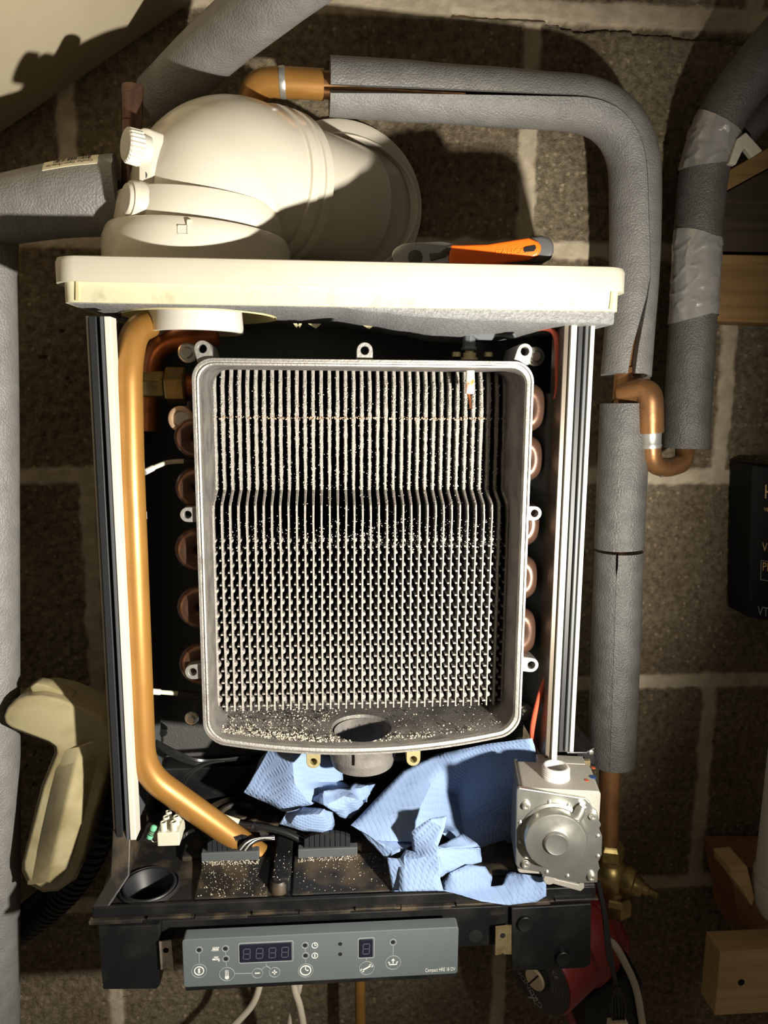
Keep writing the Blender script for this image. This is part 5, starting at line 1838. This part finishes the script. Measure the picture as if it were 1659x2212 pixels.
# wiring loom behind
lm = thing('wire_loom', at(440, 1640, -.10), 'black wires spilling from the white connector low at the casing back', 'cable')
for q in range(5):
    cable('wire', [at(338, 1600 + q * 2, -.13), at(372, 1618 + q * 4, -.11), at(425, 1640 + q * 3, -.095), at(480, 1640 + q, -.09), at(540, 1632 + q * 2, -.085)], .0011, wire, parent=lm, n=8)
for q in range(3):
    cable('wire', [at(385 + q * 4, 1705, -.12), at(400 + q * 5, 1675, -.105), at(440 + q * 3, 1650, -.095), at(485, 1642 + q, -.09)], .0011, wire, parent=lm, n=8)
lb2 = thing('labelled_cable', at(560, 1780, -.14), 'black cable with a cream tag running under the blue paper', 'cable')
cable('cable', [at(455, 1762, -.135), at(515, 1780, -.14), at(560, 1786, -.145), at(620, 1800, -.148), at(690, 1838, -.152)], .0032, wire, parent=lb2)
cable('cable', [at(540, 1786, -.14), at(600, 1790, -.14), at(650, 1806, -.14), at(700, 1838, -.145)], .0022, wire, parent=lb2)
a, b = at(478, 1768, -.1385), at(515, 1780, -.1405)
cl_ = obj('cable_tag', MB().cyl(a, b, .0044), labelm, lb2, label='cream tag printed upside down')
m_ = text_mb('EMCO', .0058, .85, .0001)
d = (b - a).normalized()
place(m_, b + V((0, -.0046, 0)) - d * .001 + V((0, 0, .0022)), -d, V((0, 0, -1)), V((0, -1, 0)))
obj('lettering', m_, ink, cl_, False)
obj('cable_tie', MB().lathe(at(547, 1785, -.143), d, [(.0046, -.0012), (.0046, .0012)], 12), blackp, lb2, False)
wg = thing('grommet_wires', at(520, 1825, -.15), 'black and white wires threading into the left grommet over the orange pipe', 'cable')
for q in range(5):
    cable('wire', [at(512 + q * 5, 1836 + q, -.158), at(530 + q * 4, 1818 + q, -.166), at(560 + q * 2, 1810 + q, -.160), at(592, 1806 + q * 2, -.15)], .0010, wire if q % 2 == 0 else mat('white_wire', (.6, .6, .56), .4) if q == 1 else MATS['white_wire'], parent=wg, n=8)
# ignition lead
o = cable('ignition_lead', [at(1108, 716, -.128), at(1150, 710, -.140), at(1184, 709, -.156), at(1202, 730, -.166), at(1205, 790, -.168), at(1204, 850, -.166), at(1190, 900, -.140), at(1178, 1100, -.120), at(1180, 1380, -.155), at(1186, 1440, -.166), at(1164, 1510, -.166), at(1150, 1580, -.160), at(1158, 1650, -.150)], .0026, redw, 'red silicone ignition lead running down inside the right of the casing')

# ================================================================== DEBRIS
mb = MB()
for q in range(5200):
    px = random.gauss(610, 130) if random.random() < .8 else random.uniform(470, 1110)
    if px < 462 or px > 1112:
        continue
    x = at(px, 1580, -.15).x
    y = random.choice((random.gauss(-.158, .005), random.gauss(-.158, .006), random.uniform(-.165, -.10)))
    if y < YF + .010 or y > -.09 or (noise.noise(V((x * 130, y * 220, 3))) < -.02 and random.random() < .8):
        continue
    if (x - HX) ** 2 + (y - HY) ** 2 < .030 ** 2:
        continue
    u = (x - (ex0 + ex1) / 2) / ((ex1 - ex0) / 2)
    zf = ez0 + .0062 - bul * max(0, 1 - u * u * 1.02) + (y - YF) * .06
    r_ = random.choice((.0002, .00025, .0003, .0004, .0004, .0006, .0009))
    grain(mb, V((x, y, zf + r_ * .5 + random.random() * .0006)), r_)
tag(obj('scale_crumbs', mb, crusty, None, False), 'pale crumbs of scale strewn on the exchanger floor', 'debris', None, 'stuff')
mb = MB()
for q in range(420):
    px = random.choice((random.uniform(380, 580), random.uniform(590, 860), random.gauss(500, 45)))
    y = random.uniform(-.205, -.160)
    x = at(px, 1900, (y - .19) / 2).x
    if px > 640:
        h = .002 + .005 * (y + .205) / .047 if px < 850 else 0
    elif px > 590 and px < 632:
        h = .0142
    elif px > 428 and px < 578:
        h = .002 + .005 * (y + .205) / .047
    else:
        continue
    r_ = random.choice((.0003, .0003, .0004, .0006))
    grain(mb, V((x, y, zfl_ + h + r_ * .4)), r_)
for q in range(160):
    for px0, px1 in ((436, 560), (644, 772)):
        px = random.uniform(px0, px1)
        grain(mb, V((at(px, 1870, -.165).x, random.uniform(-.168, -.162), zfl_ + .0068)), random.uniform(.0003, .0007))
tag(obj('white_crumbs', mb, crusty, None, False), 'white crumbs scattered on the black base tray', 'debris', None, 'stuff')

# ================================================================== LEFT SIDE THINGS
tr = thing('condensate_trap', at(140, 1700, -.14), 'yellowed translucent plastic condensate trap hanging left of the boiler', 'condensate trap')
YTp = -0.146
body = [(6, 1548), (14, 1530), (32, 1512), (52, 1505), (90, 1503), (130, 1512), (175, 1530), (222, 1556), (240, 1590), (236, 1650), (203, 1770), (183, 1850), (163, 1895), (128, 1922), (95, 1925), (62, 1906), (50, 1880), (50, 1862), (92, 1700), (121, 1628), (119, 1614), (104, 1604), (22, 1573), (10, 1564)]
obj('body', MB().prism([at(x, y, YTp) for x, y in body], YTp, YTp + .045), trapm, tr, True, .0062, 4, angle=25)
seam = [(p[0] - 3 if p[0] < 140 else p[0] + 2, p[1] + (3 if p[1] > 1700 else -1)) for p in body]
obj('seam_flange', MB().prism([at(x, y, YTp + .02) for x, y in seam], YTp + .020, YTp + .0225), trapm, tr, True, .0005, 1)
L = []
for t in range(9):
    f = t / 8
    e = 0.013 * max(0.0, math.sin(PI * (.02 + .96 * f))) ** .55
    lx, rx, cy_ = 116 - 66 * f, 240 - 74 * f, 1612 + 292 * f
    mx = lx + (rx - lx) * .46
    L.append([at(lx + 6, cy_ + 10, YTp + .002), at(mx - 4, cy_, YTp - e), at(mx + 4, cy_, YTp - e), at(rx - 8, cy_ - 24, YTp + .002), at((lx + rx) / 2, cy_, YTp + .006)])
obj('ridge', MB().loft(L, True, True, True), trapm, tr, True, .0015, 2, angle=25)
obj('spout', MB().prism([at(68, 1480, -.13), at(82, 1470, -.13), at(110, 1476, -.13), at(160, 1500, -.13), at(165, 1530, -.13), at(85, 1515, -.13)], -.135, -.12), trapm, tr, True, .002)
pts = smooth([at(330, 1560, -.05), at(250, 1720, -.07), at(170, 1880, -.075), at(90, 1965, -.075), at(-20, 2040, -.075), at(-90, 2080, -.075)], 40)
pts = dense(pts, .0014)
obj_ = obj('corrugated_hose', MB().tube(pts, [.0165 + (.0018 if (i // 2) % 2 else 0) for i in range(len(pts))], 20), blackp)
tag(obj_, 'black corrugated hose sloping away behind the condensate trap', 'hose')

# ================================================================== CABLES BELOW
for P, lab in (([(563, 2080, -.09), (560, 2130, -.09), (545, 2170, -.09), (515, 2205, -.09), (480, 2240, -.09)], 'cream cable curving to the left below the control panel'),
               ([(630, 2080, -.10), (636, 2135, -.10), (648, 2175, -.10), (660, 2240, -.10)], 'cream cable hanging straight below the panel display, in front'),
               ([(655, 2080, -.085), (645, 2135, -.085), (632, 2180, -.085), (622, 2240, -.085)], 'cream cable crossing behind its neighbour below the panel')):
    cable('flex_cable', [at(*p) for p in P], .0036, beige, lab, 'cable', 'cream cables below the panel', n=12)

# ================================================================== RIGHT SIDE THINGS
mb = MB().prism([at(1566, 372, -.055), at(1720, 285, -.055), at(1720, 330, -.055), at(1566, 414, -.055)], -.055, -.002)
tag(obj('timber_batten', mb, pine, None, False, .001), 'short slanting pine batten on the wall at the upper right edge', 'timber')
mb = MB().prism([at(1566, 416, -.03), at(1720, 332, -.03), at(1720, 545, -.03), at(1556, 543, -.03)], -.03, -.002)
tag(obj('dark_board', mb, darkwood, None, False, .001), 'dark board between the slanting batten and the pine plank', 'timber')
mb = MB().prism([at(1552, 549, -.036), at(1720, 552, -.036), at(1720, 700, -.036), at(1544, 694, -.036)], -.036, -.002)
tag(obj('pine_plank', mb, pine, None, False, .0012), 'wide horizontal pine plank fixed to the wall right of the taped sleeve', 'timber')
bx = thing('carton', at(1660, 1200, -.13), 'black carton with gold lettering at the right edge', 'carton')
cA, cB = at(1624, 1005, -.040), at(1616, 1333, -.040)
fu = (at(1760, 1190, -.062) - at(1620, 1170, -.040)).normalized()
fv = (cA - cB).normalized()
fn = fu.cross(fv).normalized()


def facept(px, py):
    """point on the carton's front face at a photo position"""
    o_ = V((0, -D, CAMZ))
    d_ = at(px, py, -.1) - o_
    return o_ + d_ * ((cB - o_).dot(fn) / d_.dot(fn))


cC, cE = cB + fu * .16, cA + fu * .16
mb = MB().loft([[cA, cE, cC, cB], [p + V((-.004, -.006 - p.y, .002)) for p in (cA, cE, cC, cB)]], True, True, True)
obj('box', mb, boxb, bx, False, .0008)
for s_, px, py, sz, m in (('H', 1650, 1076, .021, gold), ('VIDE', 1650, 1104, .006, gold), ('VI', 1646, 1190, .0135, gold), ('PE', 1646, 1232, .0135, gold), ('VT-N', 1636, 1328, .0145, paleb)):
    m_ = text_mb(s_, sz, .62, .0002)
    place(m_, facept(px, py) + fn * .0004, fu, fv)
    obj('lettering', m_, m, bx, False)
m_ = MB()
c = facept(1643, 1252)
for a, b in (((0, 0), (.05, 0)), ((0, 0), (0, .021)), ((0, .021), (.05, .021))):
    p, q = c + fu * a[0] + fv * a[1], c + fu * b[0] + fv * b[1]
    d = (q - p).normalized(); n_ = fn.cross(d) * .0003
    m_.loft([[p + n_ + fn * h, q + n_ + fn * h, q - n_ + fn * h, p - n_ + fn * h] for h in (.0001, .0005)], True, True, True)
obj('print_frame', m_, paleb, bx, False)
c = at(1720, 1700, -.11)
z_t, z_b = at(1660, 1400, -.11).z, at(1660, 1975, -.11).z
zring = at(1660, 1905, -.11).z
mb = MB().lathe((c.x, -.11, 0), (0, 0, 1), [(.024, z_b), (.0300, z_b + .012), (.0322, zring - .010), (.0322, zring - .002), (.0310, zring), (.0322, zring + .002), (.0322, zring + .008), (.0302, zring + .011), (.0275, z_t)], 40)
tag(obj('white_tub', mb, hdpe), 'white plastic bottle just entering at the right edge, standing on the brown board', 'bottle')
mb = MB().prism([at(1574, 1872, -.07), at(1760, 1872, -.07), at(1760, 2260, -.07), at(1659, 2118, -.07), at(1600, 2022, -.07), at(1592, 1960, -.07)], -.07, -.012)
tag(obj('brown_board', mb, board, None, False, .001), 'brown wooden board low at the right edge, behind the pine block', 'timber')
mb = MB().prism([at(1574, 1872, -.105), at(1612, 1868, -.105), at(1628, 1935, -.105), at(1622, 1956, -.105), at(1600, 1920, -.105), at(1576, 1890, -.105)], -.108, -.072)
tag(obj('wood_chip', mb, pinel, None, False, .002), 'splintered wedge of pale wood resting against the brown board', 'timber')
YBk = -.125
a, b = at(1556, 2056, YBk), at(1545, 2194, YBk)
blk = thing('pine_block', at(1600, 2190, YBk), 'pine block with a countersunk screw hole at the lower right corner', 'timber')
obj('block', MB().box((a.x, YBk, b.z), (a.x + .09, -.095, a.z)).add([], []), pinel, blk, False, .0012)
c = at(1601, 2122, YBk)
obj('screw_hole', MB().lathe(c, (0, -1, 0), [(.0036, -.001), (.0036, .0003)], 18), hole, blk)
